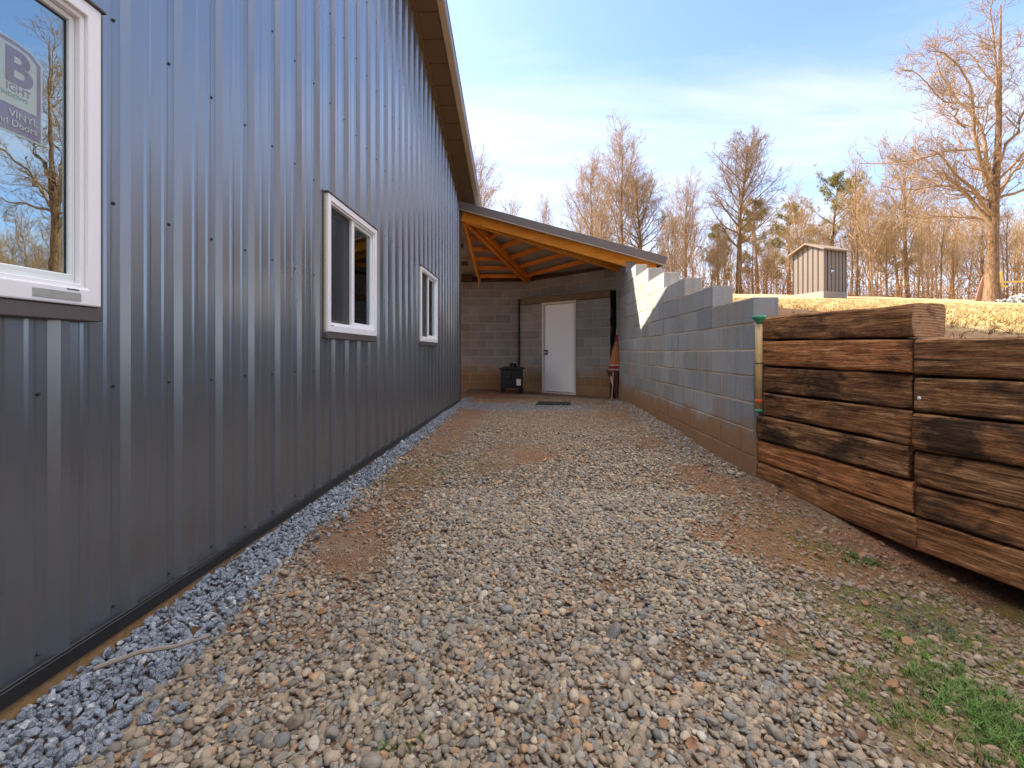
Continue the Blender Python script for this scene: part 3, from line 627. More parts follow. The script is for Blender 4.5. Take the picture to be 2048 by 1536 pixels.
for j in range(0, 8):       # courses below the first step
    z1 = 1.41 - CH * j; block_run(mb, (1.72, YF), 0, 1, YE - YF, z1 - CH, z1, TH, j % 2 == 1)
mortar_run(mm, (1.72, YF), 0, 1, YE - YF, -0.24, 1.41, TH)
for n in range(1, 7):
    ys_ = YF + 2 * BL * n; z1 = 1.41 + CH * n
    block_run(mb, (1.72, ys_), 0, 1, YE - ys_, z1 - CH, z1, TH, n % 2 == 1)
    mortar_run(mm, (1.72, ys_), 0, 1, YE - ys_, z1 - CH, z1, TH)
def rel(o, base): o.location = Vector(o.location) - Vector(base.location); return o
o = mb.build('blocks', M_BLOCK, rw, bevel=0.004, att='tone'); rel(o, rw)
o = mm.build('mortar', M_MORTAR, rw); rel(o, rw)
# back wall behind the lean-to, straight part
CB = 0.2075
bw = empty('back_block_wall', (-2.0, 11.35, 0), 0, 'dusty block wall facing the gravel behind the stove, left of the door', 'wall')
mb = MB(); mm = MB(); Z0 = -0.16
for j in range(14):
    # runs towards -X so its right-hand normal points away (+Y)
    block_run(mb, (-4.4, 11.35), 1, 0, 4.40, Z0 + CB * j, Z0 + CB * (j + 1), -0.19, j % 2 == 1)
M_ = None
mm.box((-4.39, 11.355, Z0), (-0.01, 11.53, Z0 + CB * 14 - 0.004))
rel(mb.build('blocks', M_BACK, bw, bevel=0.004, att='tone'), bw); rel(mm.build('mortar', M_MORTAR, bw), bw)
# angled wall: upper part, then the thicker lower part carrying the door
aw = empty('angled_block_wall', (0.7, 10.4, 0), 0, 'angled block wall with a ledge and a white door at the end of the gravel', 'wall')
A0 = Vector((-0.10, 11.35)); A1 = Vector((1.72, 9.56)); dA = (A1 - A0); LA = dA.length; dA.normalize()
mb = MB(); mm = MB()
for j in range(11, 14): block_run(mb, (A0.x, A0.y), dA.x, dA.y, LA, Z0 + CB * j, Z0 + CB * (j + 1), -0.2, j % 2 == 1)
Mx = Matrix(((dA.x, -dA.y, 0, A0.x), (dA.y, dA.x, 0, A0.y), (0, 0, 1, 0), (0, 0, 0, 1)))
mm.box((0.0, 0.006, -0.15), (LA - 0.002, 0.19, Z0 + CB * 14 - 0.004), Mx)
B0 = Vector((-0.303, 11.10)); B1 = Vector((1.60, 9.543)); dB = (B1 - B0); LB = dB.length; dB.normalize()
s_l = (Vector((0.221, 10.67)) - B0).dot(dB); s_r = (Vector((0.953, 10.07)) - B0).dot(dB)
s_l += 0.004; s_r -= 0.004; ZD = 2.13; ZL = 2.285; LT = 0.20
Mb = Matrix(((dB.x, -dB.y, 0, B0.x), (dB.y, dB.x, 0, B0.y), (0, 0, 1, 0), (0, 0, 0, 1)))
for j in range(12):
    z0_, z1_ = Z0 + CB * j, min(Z0 + CB * (j + 1), ZL - 0.16)
    if z1_ - z0_ < 0.03: continue
    if z1_ <= ZD + 0.02:
        block_run(mb, (B0.x, B0.y), dB.x, dB.y, s_l, z0_, z1_, -LT, j % 2 == 1)
        q = B0 + dB * s_r; block_run(mb, (q.x, q.y), dB.x, dB.y, LB - s_r, z0_, z1_, -LT, j % 2 == 0)
mm.box((0.006, 0.007, -0.15), (s_l - 0.004, LT - 0.007, ZL - 0.17), Mb); mm.box((s_r + 0.004, 0.007, -0.15), (LB - 0.006, LT - 0.007, ZL - 0.17), Mb)
rel(mb.build('blocks', M_BACK, aw, bevel=0.004, att='tone'), aw); rel(mm.build('mortar', M_MORTAR, aw), aw)
M_LEDGE = m_simple('stained_concrete_ledge', (0.17, 0.115, 0.068), 0.95, 0, 0.45, 7, bump=0.6)
mb = MB(); mb.box((-0.02, -0.012, ZL - 0.155), (LB + 0.005, LT + 0.12, ZL), Mb); rel(mb.build('ledge', M_LEDGE, aw, bevel=0.008), aw)
# door set into it
dr = empty('door', (0, 0, 0)); dr.parent = aw
dmid = B0 + dB * ((s_l + s_r) / 2); dr.location = (dmid.x - aw.location.x, dmid.y - aw.location.y, 0.0); dr.rotation_euler = (0, 0, math.atan2(dB.y, dB.x))
hw = (s_r - s_l) / 2; zb = 0.045
mb = MB(); mb.box((-hw, -0.02, zb), (-hw + 0.05, 0.14, ZD)); mb.box((hw - 0.05, -0.02, zb), (hw, 0.14, ZD)); mb.box((-hw + 0.0502, -0.02, ZD - 0.05), (hw - 0.0502, 0.14, ZD)); mb.box((-hw + 0.0502, -0.015, zb), (hw - 0.0502, 0.14, zb + 0.035))
mb.box((-hw + 0.0503, 0.065, zb + 0.036), (-hw + 0.063, 0.08, ZD - 0.051)); mb.build('door_frame', M_DOORFRAME, dr, bevel=0.003)
mb = MB(); mb.box((-hw + 0.054, 0.02, zb + 0.05), (hw - 0.054, 0.0648, ZD - 0.054)); mb.build('door_leaf', M_WHITE_DOOR, dr, bevel=0.003)
mb = MB(); mb.lathe([(0.034, 0), (0.034, 0.006), (0.014, 0.010), (0.013, 0.03), (0.027, 0.036), (0.030, 0.05), (0.022, 0.062)], c=(-hw + 0.105, 0.0198, 0.98), n=14, M=Matrix.Rotation(R(90), 4, 'X')); mb.build('door_knob', M_STEEL, dr, smooth=True)
mb = MB(); mb.box((-hw + 0.056, 0.012, 0.925), (-hw + 0.150, 0.0195, 1.045)); mb.build('latch_plate', M_IRON, dr, bevel=0.002)
for zz in (0.3, 1.1, 1.9):
    mb = MB(); mb.box((hw - 0.058, 0.010, zz - 0.045), (hw - 0.049, 0.0196, zz + 0.045)); mb.build('hinge', M_STEEL, dr)
# black sheet put in as shade for the gap between angled and side wall
M_GAPPIPE = m_simple('black_gap_and_pipe', (0.006, 0.006, 0.006), 0.8, 0, 0.3, 12, spec=0.1)
mb = MB(); rr = random.Random(3); prev = None
pts = [];  zs_ = np.linspace(0.06, 2.26, 26)
vs_ = []; fs = []
for i, zz in enumerate(zs_):
    wv = 0.02 * math.sin(i * 1.3) + rr.uniform(-.012, .012)
    for k in range(7): vs_.append((1.625 + 0.092 * k / 6 + (wv if k == 0 else 0), 9.54 + 0.02 * math.sin(k * 2.1 + i * 0.6) - 0.01 * k + 0.0, zz))
for i in range(25):
    for k in range(6): a = i * 7 + k; fs.append((a, a + 1, a + 8, a + 7))
mb.add(vs_, fs); tag(mb.build('gap_shade_sheet', M_GAPPIPE, smooth=True), 'black sheet added as shade for the dark gap beside the angled block wall', 'plastic sheet')
mb = MB(); mb.tube([(-0.325, 11.06, 0.6), (-0.323, 11.065, 1.4), (-0.325, 11.06, 2.27)], [0.016] * 3, 8)
tag(mb.build('pipe', M_GAPPIPE), 'thin black pipe standing up the wall corner behind the stove', 'pipe')

# ------------------------------------------------------------ lean-to roof
lt = empty('lean_to_roof', (-1.37, 8.5, 0), 0, 'fan-shaped lean-to roof of orange stained rafters under dark metal joining barn and block walls', 'roof')
AP = Vector((-1.345, 8.36, 3.735)); E0 = Vector((2.385, 8.36, 2.675)); E1 = Vector((2.36, 9.32, 2.675)); E2 = Vector((0.257, 12.30, 2.675)); E3 = Vector((-1.40, 12.30, 2.675))
mb = MB()
def sheet(mb, P, th):
    n = len(P); mb.add(P + [p + Vector((0, 0, th)) for p in P], [tuple(reversed(range(n))), tuple(range(n, 2 * n))] + [(k, (k + 1) % n, n + (k + 1) % n, n + k) for k in range(n)])
M_UNDER = m_simple('grey_metal_roof_sheet', (0.34, 0.32, 0.31), 0.55, 0.2, 0.15, 3)
AL = AP + Vector((-1.0, 0, 0)); E4 = Vector((-5, 12.30, 2.675)); A4 = Vector((-5, 8.5, 3.70))
sheet(mb, [AP, E0, E1], 0.02); sheet(mb, [AP, E1, E2], 0.02); sheet(mb, [AP, E2, E3], 0.02); sheet(mb, [Vector((-1.36, 8.54, 3.66)), E3 + Vector((0.05, 0, -0.024)), E4 + Vector((0, 0, -0.024)), A4 + Vector((0, 0, -0.03))], 0.02)
rel(mb.build('roof_sheet', M_UNDER, lt), lt)
mb = MB(); up = Vector((0, 0, 1))
mb.beam(AP + Vector((-0.02, -0.02, -0.045)), E0 + Vector((0.02, -0.02, -0.045)), 0.022, 0.15); rel(mb.build('fascia', M_TRIM, lt, bevel=0.003), lt)
mb = MB(); mb.beam(AP + Vector((0, 0.005, -0.126)), E0 + Vector((0.005, 0.005, -0.126)), 0.075, 0.010); rel(mb.build('fascia_lip', M_LIP, lt), lt)
mb = MB(); mb.beam(E0 + Vector((0, 0.012, -0.04)), E1 + Vector((0, 0, -0.04)), 0.02, 0.14); mb.beam(E1 + Vector((0, 0, -0.04)), E2 + Vector((0, 0, -0.04)), 0.02, 0.14); rel(mb.build('fascia', M_TRIM, lt), lt)
mb = MB(); mb.beam(AP + Vector((0.03, 0.20, -0.185)), E0 + Vector((-0.12, 0.20, -0.165)), 0.04, 0.19); rel(mb.build('front_beam', M_WOOD, lt, bevel=0.003), lt)
mb = MB(); mb.beam(AP + Vector((0.6, 0.10, -0.155 - 0.17)), E0 + Vector((-0.1, 0.10, -0.155)), 0.17, 0.02)
RD = 0.19
def rafter(P, Q, w, dep, drop, m=M_WOOD, nm='rafter', a=0.02, b=0.97):
    p = P.lerp(Q, a); q = P.lerp(Q, b); mbb = MB(); mbb.beam(p + Vector((0, 0, -drop - dep / 2)), q + Vector((0, 0, -drop - dep / 2)), w, dep); o = mbb.build(nm, m, lt, bevel=0.003); rel(o, lt)
APi = AP + Vector((0.02, 0.22, -0.03))
rafter(APi, E1, 0.09, 0.15, 0.115, M_WOOD, a=0.02, b=0.95)
rafter(APi, E2, 0.05, 0.15, 0.10, M_WOOD2, a=0.02, b=0.76); 
rafter(APi + Vector((0.10, 0.02, 0)), E2 + Vector((0.12, 0.08, 0)), 0.04, 0.12, 0.10, M_WOOD2, a=0.05, b=0.74)
rafter(APi + Vector((0.03, 0, 0)), E3 + Vector((0.08, 0, 0)), 0.045, 0.14, 0.10, M_WOOD, a=0.0, b=0.75)
for f in (0.24, 0.36, 0.48, 0.60, 0.72):
    for (P, Q, sub_) in ((E1, E2, 1), (E2, E3, 2)):
        p = APi.lerp(P, f) + Vector((0, 0, -0.10)); q = APi.lerp(Q, f) + Vector((0, 0, -0.10))
        d_ = (q - p).normalized(); mbb = MB(); mbb.beam(p + d_ * 0.05, q - d_ * 0.03, 0.04, 0.09); rel(mbb.build('purlin', M_WOOD2, lt, bevel=0.002), lt)
mb = MB()
for f in (0.3, 0.45, 0.6, 0.75):
    p = AP.lerp(E0, f) + Vector((0, 0.24, -0.10)); q = APi.lerp(E1, f) + Vector((0, 0, -0.10)); 
    if (q - p).length > 0.15: mb.beam(p, q, 0.04, 0.08)
rel(mb.build('purlin', M_WOOD2, lt), lt)
# plates closing the gap on top of the block walls
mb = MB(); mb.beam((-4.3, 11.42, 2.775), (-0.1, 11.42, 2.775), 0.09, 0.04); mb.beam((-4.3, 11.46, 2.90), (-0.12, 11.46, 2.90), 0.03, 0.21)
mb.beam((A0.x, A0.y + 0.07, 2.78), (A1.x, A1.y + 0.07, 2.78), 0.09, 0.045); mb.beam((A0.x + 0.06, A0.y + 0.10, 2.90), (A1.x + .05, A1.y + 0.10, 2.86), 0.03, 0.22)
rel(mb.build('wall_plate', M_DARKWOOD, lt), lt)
mb = MB(); mb.beam((1.80, 8.66, 2.70), (1.80, 9.7, 2.70), 0.09, 0.06); rel(mb.build('wall_plate', M_WOOD2, lt), lt)
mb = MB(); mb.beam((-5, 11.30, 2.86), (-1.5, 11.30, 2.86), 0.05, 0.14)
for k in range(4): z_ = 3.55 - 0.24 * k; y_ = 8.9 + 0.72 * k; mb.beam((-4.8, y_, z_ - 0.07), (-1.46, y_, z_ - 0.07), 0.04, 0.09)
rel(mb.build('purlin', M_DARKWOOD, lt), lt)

# ------------------------------------------------------------ timber wall
def rough_timber(name, p, q, zt0, zb0, zt1, zb1, depth, seed, col, parent, endcap=False, nl=None):
    """weathered square timber whose yard face runs p->q (xy); its body lies behind that face"""
    p = Vector(p); q = Vector(q); d = (q - p); ln = d.length; d.normalize(); nrm = Vector((-d.y, d.x))      # towards the bank
    if nrm.x < 0: nrm = -nrm
    nl = nl or int(ln / 0.022) + 2; nc = 44
    rnd0 = 0.011; sec = []
    per = np.linspace(0, 4, nc, endpoint=False)
    hx, hz = 0.5, 0.5
    for t in per:      # unit rounded square, depth (0..1) and height (-.5...5)
        k = int(t); f = t - k
        c = [(0, -.5), (1, -.5), (1, .5), (0, .5)]; a = c[k]; b = c[(k + 1) % 4]; sec.append((a[0] + (b[0] - a[0]) * f, a[1] + (b[1] - a[1]) * f))
    sec = np.array(sec); S = np.linspace(0, ln, nl)
    h0, h1 = zt0 - zb0, zt1 - zb1
    V = np.zeros((nl, nc, 3)); rnd = 0.011
    for i, s in enumerate(S):
        f = s / ln; h = h0 + (h1 - h0) * f - 0.006; zc = (zt0 + zb0) / 2 + ((zt1 + zb1) / 2 - (zt0 + zb0) / 2) * f
        u = sec[:, 0] * depth; w = sec[:, 1] * h
        # round the arrises, more worn in places
        rr_ = rnd * (1.0 + 0.6 * vn(s * 3, seed * 1.7)) + (0.014 * max(0, 1 - min(s, ln - s) / 0.03))
        cx = np.clip(u, rr_, depth - rr_); cz = np.clip(w, -h / 2 + rr_, h / 2 - rr_)
        dx, dz = u - cx, w - cz; l = np.hypot(dx, dz); sc_ = np.where(l > rr_, rr_ / np.maximum(l, 1e-6), 1); u = cx + dx * sc_; w = cz + dz * sc_
        a = per * 11
        n1 = fbm(s * 9 + seed * 13.1, w * 70 + u * 40 + seed, 2, 1.0, 3); n2 = vn(s * 2.2 + seed * 7, w * 9 + seed * 3, 5); n3 = vn(s * 3 + seed * 3, w * 170 + seed, 7)
        front = np.clip(1 - u / 0.03, 0, 1)
        disp = 0.0035 * n1 + 0.006 * n2 - 0.006 * np.clip(n3 - 0.45, 0, 1) * 2
        u = u - disp * front * 1.0; topf = np.clip(1 - np.abs(h / 2 - np.abs(w)) / 0.012, 0, 1); w = w + np.sign(w) * topf * (0.006 * vn(s * 5 + seed, 3.3 + np.sign(w), 3) - 0.003)
        b = 0.005 * float(vn(s * 1.4 + seed, 0.5, 8))
        V[i, :, 0] = s; V[i, :, 1] = u + b; V[i, :, 2] = w + zc
    V[0, :, 0] += 0.002 * rng.standard_normal(nc)
    F = []
    for i in range(nl - 1):
        a = i * nc + np.arange(nc); b = i * nc + (np.arange(nc) + 1) % nc; F.append(np.stack([a, b, b + nc, a + nc], 1))
    F = np.concatenate(F); V2 = V.reshape(-1, 3)
    me = bpy.data.meshes.new(name)
    faces = [tuple(f) for f in F.tolist()] + [tuple(reversed(range(nc))), tuple((nl - 1) * nc + k for k in range(nc))]
    me.from_pydata([tuple(v) for v in V2.tolist()], [], faces); me.materials.append(M_TIMBER); me.materials.append(M_END)
    for pz in me.polygons: pz.use_smooth = True
    for k in (-1, -2):
        me.polygons[k].use_smooth = False
        me.polygons[k].material_index = 1 if endcap else 0
    o = bpy.data.objects.new(name, me); COL.objects.link(o); o.parent = parent
    sgn = 1 if Vector((-d.y, d.x)).dot(nrm) > 0 else -1
    o.matrix_world = Matrix.Identity(4)
    M = Matrix(((d.x, nrm.x, 0, p.x), (d.y, nrm.y, 0, p.y), (0, 0, 1, 0), (0, 0, 0, 1)))
    if M.to_3x3().determinant() < 0:
        me.transform(Matrix.Scale(-1, 4, (0, 1, 0))); me.flip_normals(); M = M @ Matrix.Scale(-1, 4, (0, 1, 0))
        # local +Y now points away from the bank
    o.matrix_local = Matrix.Translation(-Vector(parent.location)) @ M
    o.color = (*col, 1); return o
tw = empty('timber_retaining_wall', (2.0, 2.5, 0), 0, 'low wall of stacked weathered railway timbers holding the bank at right', 'wall')
ZT = [1.243, 1.055, 0.860, 0.664, 0.478, 0.292, 0.112, -0.072]
left = [1.255, 1.068, 0.869, 0.668, 0.492, 0.300, 0.128, -0.04]
mid_ = [1.234, 1.049, 0.859, 0.666, 0.473, 0.290, 0.110, -0.075]
# colour channels: orange, grey-brown, blackness
c1 = [(0.4, 0.25, 0.2), (1.0, 0.1, -0.35), (0.25, 0.3, 0.5), (0.35, 0.4, 0.2), (0.15, 0.4, 0.45), (1.0, 0.1, -0.2), (0.55, 0.35, 0.0)]
c2 = [(0.35, 0.45, 0.05), (0.3, 0.5, 0.3), (0.45, 0.25, 0.45), (0.4, 0.7, -0.05), (0.85, 0.4, 0.25), (0.75, 0.45, -0.35)]
joint = (2.0, 2.51)
for i in range(7):
    xo = [0.03, 0.02, 0.02, 0.012, -0.004, 0.0, 0.0][i]; jx = [0.0, 0.0, 0.004, 0.004, -0.004, 0.002, 0.006][i]
    p = (1.747 + xo, 3.645); q = (joint[0] + jx, joint[1] + [-0.01, 0, 0.008, 0.012, 0.018, 0.0, -0.02][i])
    o = rough_timber('timber', q, p, mid_[i], mid_[i + 1], left[i], left[i + 1], 0.20, i + 1, c1[i], tw, endcap=(i == 0))
    o['label'] = ['topmost timber with its pale cut end showing', 'orange-brown upper timber', 'blackened timber', 'dark grey-brown timber', 'charred grey timber', 'clay-stained orange timber', 'bottom brown timber by the block wall'][i]
d2 = Vector((0.136, -0.423)).normalized(); far = Vector(joint) + d2 * 2.5
for i in range(6):
    jx = [0.0, 0.003, -0.008, 0.006, 0.006, 0.006][i]
    p = Vector(joint) + d2 * (0.012) + Vector((jx, 0)); q = far + Vector((jx, 0))
    o = rough_timber('timber', q, p, 1.045 - 0.188 * i + 0.005, 1.045 - 0.188 * (i + 1) + 0.008, [1.047, .847, .656, .460, .276, .105, -.075][i], [1.047, .847, .656, .460, .276, .105, -.075][i + 1], 0.20, 20 + i, c2[i], tw)
    o['label'] = ['upper grey-brown timber at the frame edge', 'greenish timber with a round white nail head', 'black stained timber', 'pale grained cracked timber', 'orange and black pitted timber', 'tan bottom timber over red clay'][i]
mb = MB(); mb.lathe([(0.011, 0), (0.011, 0.003), (0.006, 0.006)], n=10, M=Matrix.Rotation(R(-90), 4, 'Y'))
o = mb.build('nail_head', m_simple('white_nail_head', (0.7, 0.7, 0.68), 0.4), tw); o.location = (2.009 - 2.0 - 0.004, 2.465 - 2.5, 0.735)

# ------------------------------------------------------------ rain gauge, stove, umbrella, mat
M_GREEN = m_simple('green_plastic', (0.05, 0.30, 0.16), 0.4); M_AMBER = m_glass('yellowed_tube', (0.85, 0.66, 0.36), 0.08)
M_TUBE = m_simple('yellowed_tube_back', (0.42, 0.28, 0.12), 0.35, 0, 0.25, 18); M_ORANGE = m_simple('orange_band', (0.8, 0.12, 0.03), 0.4)
rg = empty('rain_gauge', (1.700, 3.52, 0.53), 0, 'tall yellowed tube rain gauge with green funnel at the end of the block wall', 'rain gauge')
mb = MB(); mb.lathe([(0.020, 0.66), (0.022, 0.675), (0.047, 0.698), (0.049, 0.72), (0.046, 0.72), (0.043, 0.702), (0.018, 0.68)], n=20); mb.build('funnel', M_GREEN, rg, smooth=True)
mb = MB(); mb.lathe([(0.0235, 0.018), (0.0245, 0.25), (0.0255, 0.655)], n=20); mb.build('tube', M_TUBE, rg, smooth=True)
mb = MB(); mb.lathe([(0.024, 0), (0.026, 0.004), (0.026, 0.014), (0.0238, 0.0178)], n=20); mb.build('base_cap', M_GREEN, rg, smooth=True)
mb = MB(); mb.lathe([(0.0246, 0.075), (0.0262, 0.077), (0.0262, 0.090), (0.0246, 0.092)], n=20); mb.build('float_ring', M_ORANGE, rg)
mb = MB(); mb.lathe([(0.0255, 0.36), (0.027, 0.361), (0.027, 0.366), (0.0255, 0.367)], n=20); mb.build('strap', M_GASKET, rg)
mb = MB(); mb.box((0.022, 0.01, -0.02), (0.040, 0.05, 0.37)); mb.build('bracket', M_GASKET, rg)

st = empty('wood_stove', (-0.47, 10.5, 0.055), R(-4), 'small black cast iron wood stove standing on the clay before the block wall', 'stove')
zf = 0.0
mb = MB(); mb.box((-0.235, -0.20, 0.14), (0.235, 0.20, 0.56)); mb.build('body', M_IRON, st, bevel=0.012, seg=2)
mb = MB()
P = [(-0.275, 0.545), (-0.275, 0.57), (-0.20, 0.585), (-0.14, 0.605), (0.14, 0.605), (0.20, 0.585), (0.275, 0.57), (0.275, 0.545)]
mb.add([(a, -0.235, b) for a, b in P] + [(a, 0.235, b) for a, b in P], [tuple(range(8)), tuple(reversed(range(8, 16)))] + [(k, 8 + k, 8 + (k + 1) % 8, (k + 1) % 8) for k in range(8)]); mb.build('top_plate', M_IRON, st, bevel=0.004)
mb = MB(); mb.box((-0.10, -0.222, 0.20), (0.125, -0.2005, 0.31)); mb.build('ash_door', M_IRON, st, bevel=0.006)
mb = MB(); mb.box((-0.18, -0.216, 0.335), (0.0, -0.2005, 0.53)); mb.build('fire_door', M_IRON, st, bevel=0.01)
mb = MB(); mb.box((0.005, -0.216, 0.335), (0.18, -0.2005, 0.53)); mb.build('fire_door', M_IRON, st, bevel=0.01)
mb = MB(); mb.lathe([(0.012, 0), (0.02, 0.015), (0.014, 0.03)], c=(0.0, -0.216, 0.37), n=10, M=Matrix.Rotation(R(90), 4, 'X')); mb.build('handle', M_IRON, st)
mb = MB(); mb.lathe([(0.02, 0), (0.028, 0.012), (0.02, 0.026)], c=(0.01, -0.222, 0.255), n=10, M=Matrix.Rotation(R(90), 4, 'X')); mb.build('handle', M_IRON, st)
mb = MB(); mb.box((-0.24, -0.225, 0.125), (0.24, 0.2, 0.1395)); mb.build('base_tray', M_IRON, st, bevel=0.003)
for a in (-0.2, 0.2):
    for b in (-0.17, 0.17):
        mb = MB(); s1 = 1 if a > 0 else -1; mb.tube([(a, b, 0.125), (a + s1 * 0.018, b, 0.07), (a + s1 * 0.028, b, 0.0)], [0.035, 0.022, 0.024], 8); mb.build('leg', M_IRON, st)
mb = MB(); mb.lathe([(0.055, 0.6055), (0.055, 0.615), (0.046, 0.62), (0.046, 0.69), (0.040, 0.69), (0.040, 0.625)], c=(-0.02, 0.02, 0), n=16); mb.build('flue_collar', M_IRON, st)
mb = MB(); mb.lathe([(0.035, 0.6055), (0.035, 0.68), (0.045, 0.685), (0.045, 0.695)], c=(0.075, -0.10, 0), n=16)
o = mb.build('tin_can', M_STEEL, None, smooth=True); o.location = st.location; tag(o, 'shiny tin can standing on top of the black stove', 'can')
M_PAPER = m_simple('pale_label_paper', (0.62, 0.52, 0.44), 0.7, 0, 0.25, 30)
mb = MB(); mb.box((0.125, -0.2262, 0.185), (0.225, -0.2256, 0.33)); mb.box((0.14, -0.2266, 0.225), (0.16, -0.2263, 0.29)); o = mb.build('paper_tag', M_PAPER, st)

umb = empty('closed_umbrella', (1.565, 9.22, 0.04), 0, 'furled red and orange patio umbrella on a pale pole leaning in the corner', 'umbrella')
M_URED = m_simple('red_cloth', (0.30, 0.02, 0.02), 0.8, 0, 0.3, 8); M_UOR = m_simple('rust_orange_cloth', (0.40, 0.13, 0.04), 0.8, 0, 0.35, 9); M_UWH = m_simple('white_cloth', (0.55, 0.42, 0.38), 0.8, 0, 0.1, 9); M_UDK = m_simple('dark_umbrella_cloth', (0.09, 0.03, 0.022), 0.8, 0, 0.3, 9)
def fold(z0, z1, r0, r1, m, nm, seed, n=28, amp=0.28, sq=0.55, xo0=0, xo1=0):
    vs_ = []; fs = []; K = 8
    for i in range(K + 1):
        f = i / K; z_ = z0 + (z1 - z0) * f; r = r0 + (r1 - r0) * f; xo = xo0 + (xo1 - xo0) * f
        for k in range(n):
            a = 2 * math.pi * k / n; rr_ = r * (1 + amp * math.sin(a * 7 + seed + f * 0.8)); vs_.append((rr_ * math.cos(a) + xo, rr_ * math.sin(a) * sq, z_))
    for i in range(K):
        for k in range(n): k2 = (k + 1) % n; fs.append((i * n + k, i * n + k2, (i + 1) * n + k2, (i + 1) * n + k))
    mbb = MB(); mbb.add(vs_, fs); mbb.build(nm, m, umb, smooth=True)
ox = 0.085
fold(0.70, 1.16, 0.105, 0.022, M_UOR, 'canopy', 1, xo0=ox - 0.005, xo1=ox + 0.02)
fold(1.15, 1.30, 0.026, 0.014, M_URED, 'canopy_tip', 1, xo0=ox + 0.02, xo1=ox + 0.03)
fold(0.675, 0.70, 0.108, 0.108, M_UWH, 'stripe', 1, xo0=ox - 0.005, xo1=ox - 0.005)
fold(0.615, 0.675, 0.106, 0.1075, M_URED, 'stripe', 1, xo0=ox - 0.008, xo1=ox - 0.005)
fold(0.585, 0.615, 0.104, 0.106, M_UWH, 'stripe', 1, xo0=ox - 0.01, xo1=ox - 0.008)
fold(0.25, 0.585, 0.045, 0.115, M_UDK, 'lower_canopy', 1.5, xo0=ox + 0.01, xo1=ox - 0.035, amp=0.35)
fold(0.04, 0.26, 0.022, 0.05, M_UDK, 'lower_canopy', 1.5, xo0=ox + 0.03, xo1=ox + 0.01, amp=0.2)
mb = MB(); mb.add([(-0.03, -0.075, 0.46), (0.0, -0.078, 0.48), (0.02, -0.072, 0.34), (0.035, -0.07, 0.28), (-0.01, -0.074, 0.33)], [(0, 1, 2, 3, 4)]); mb.build('pale_fold', M_UWH, umb)
mb = MB(); mb.tube([(0.0, -0.09, 0.0), (0.035, -0.085, 0.56)], [0.011, 0.010], 8); mb.build('pole', m_simple('pale_dowel', (0.55, 0.36, 0.20), 0.6), umb)
mb = MB(); mb.tube([(ox + 0.03, 0, 1.29), (ox + 0.035, 0.005, 1.42)], [0.012, 0.010], 8); mb.build('tip', M_UWH, umb)

cx, cy = px_to_xy(1108, 810, 0.03)
mb = MB()
for k in range(13): mb.box((-0.30, -0.20 + k * 0.0325, 0), (0.30, -0.186 + k * 0.0325, 0.018))
for k in range(9): mb.box((-0.30 + k * 0.0735, -0.20, 0.004), (-0.288 + k * 0.0735, 0.204, 0.0165))
o = mb.build('floor_mat', M_GASKET); o.location = (cx, cy, float(G(cx, cy)) + 0.012); o.rotation_euler = (0, 0, R(-8)); tag(o, 'dark slotted rubber mat lying on the gravel before the door', 'mat')

# ------------------------------------------------------------ instanced ground cover
def gn_scatter(name, pos, rot, scl, colr, idx, protos, label, cat):
    me = bpy.data.meshes.new(name); me.vertices.add(len(pos)); me.vertices.foreach_set('co', np.asarray(pos, np.float32).ravel())
    for n_, d in (('rot', rot), ('scl', scl), ('pcol', colr)):
        at = me.attributes.new(n_, 'FLOAT_VECTOR', 'POINT'); at.data.foreach_set('vector', np.asarray(d, np.float32).ravel())
    at = me.attributes.new('idx', 'INT', 'POINT'); at.data.foreach_set('value', np.asarray(idx, np.int32))
    o = bpy.data.objects.new(name, me); COL.objects.link(o)
    pc = bpy.data.collections.new(name + '_shapes')
    for p in protos: pc.objects.link(p)
    ng = bpy.data.node_groups.new(name, 'GeometryNodeTree')
    ng.interface.new_socket('Geometry', in_out='INPUT', socket_type='NodeSocketGeometry'); ng.interface.new_socket('Geometry', in_out='OUTPUT', socket_type='NodeSocketGeometry')
    a = ng.nodes.new('NodeGroupInput'); b = ng.nodes.new('NodeGroupOutput'); ip = ng.nodes.new('GeometryNodeInstanceOnPoints'); ci = ng.nodes.new('GeometryNodeCollectionInfo')
    ci.inputs[0].default_value = pc; ci.inputs['Separate Children'].default_value = True; ci.inputs['Reset Children'].default_value = True
    def na(nm, dt):
        x = ng.nodes.new('GeometryNodeInputNamedAttribute'); x.data_type = dt; x.inputs[0].default_value = nm; return x.outputs[0]
    er = ng.nodes.new('FunctionNodeEulerToRotation'); ng.links.new(na('rot', 'FLOAT_VECTOR'), er.inputs[0])
    ng.links.new(a.outputs[0], ip.inputs['Points']); ng.links.new(ci.outputs[0], ip.inputs['Instance']); ip.inputs['Pick Instance'].default_value = True
    ng.links.new(na('idx', 'INT'), ip.inputs['Instance Index']); ng.links.new(er.outputs[0], ip.inputs['Rotation']); ng.links.new(na('scl', 'FLOAT_VECTOR'), ip.inputs['Scale'])
    ng.links.new(ip.outputs[0], b.inputs[0])
    md = o.modifiers.new('scatter', 'NODES'); md.node_group = ng
    return tag(o, label, cat, kind='stuff')
def ico(sub):
    import bmesh
    bm = bmesh.new(); bmesh.ops.create_icosphere(bm, subdivisions=sub, radius=1.0); V = np.array([v.co[:] for v in bm.verts]); F = np.array([[v.index for v in f.verts] for f in bm.faces]); bm.free(); return V, F
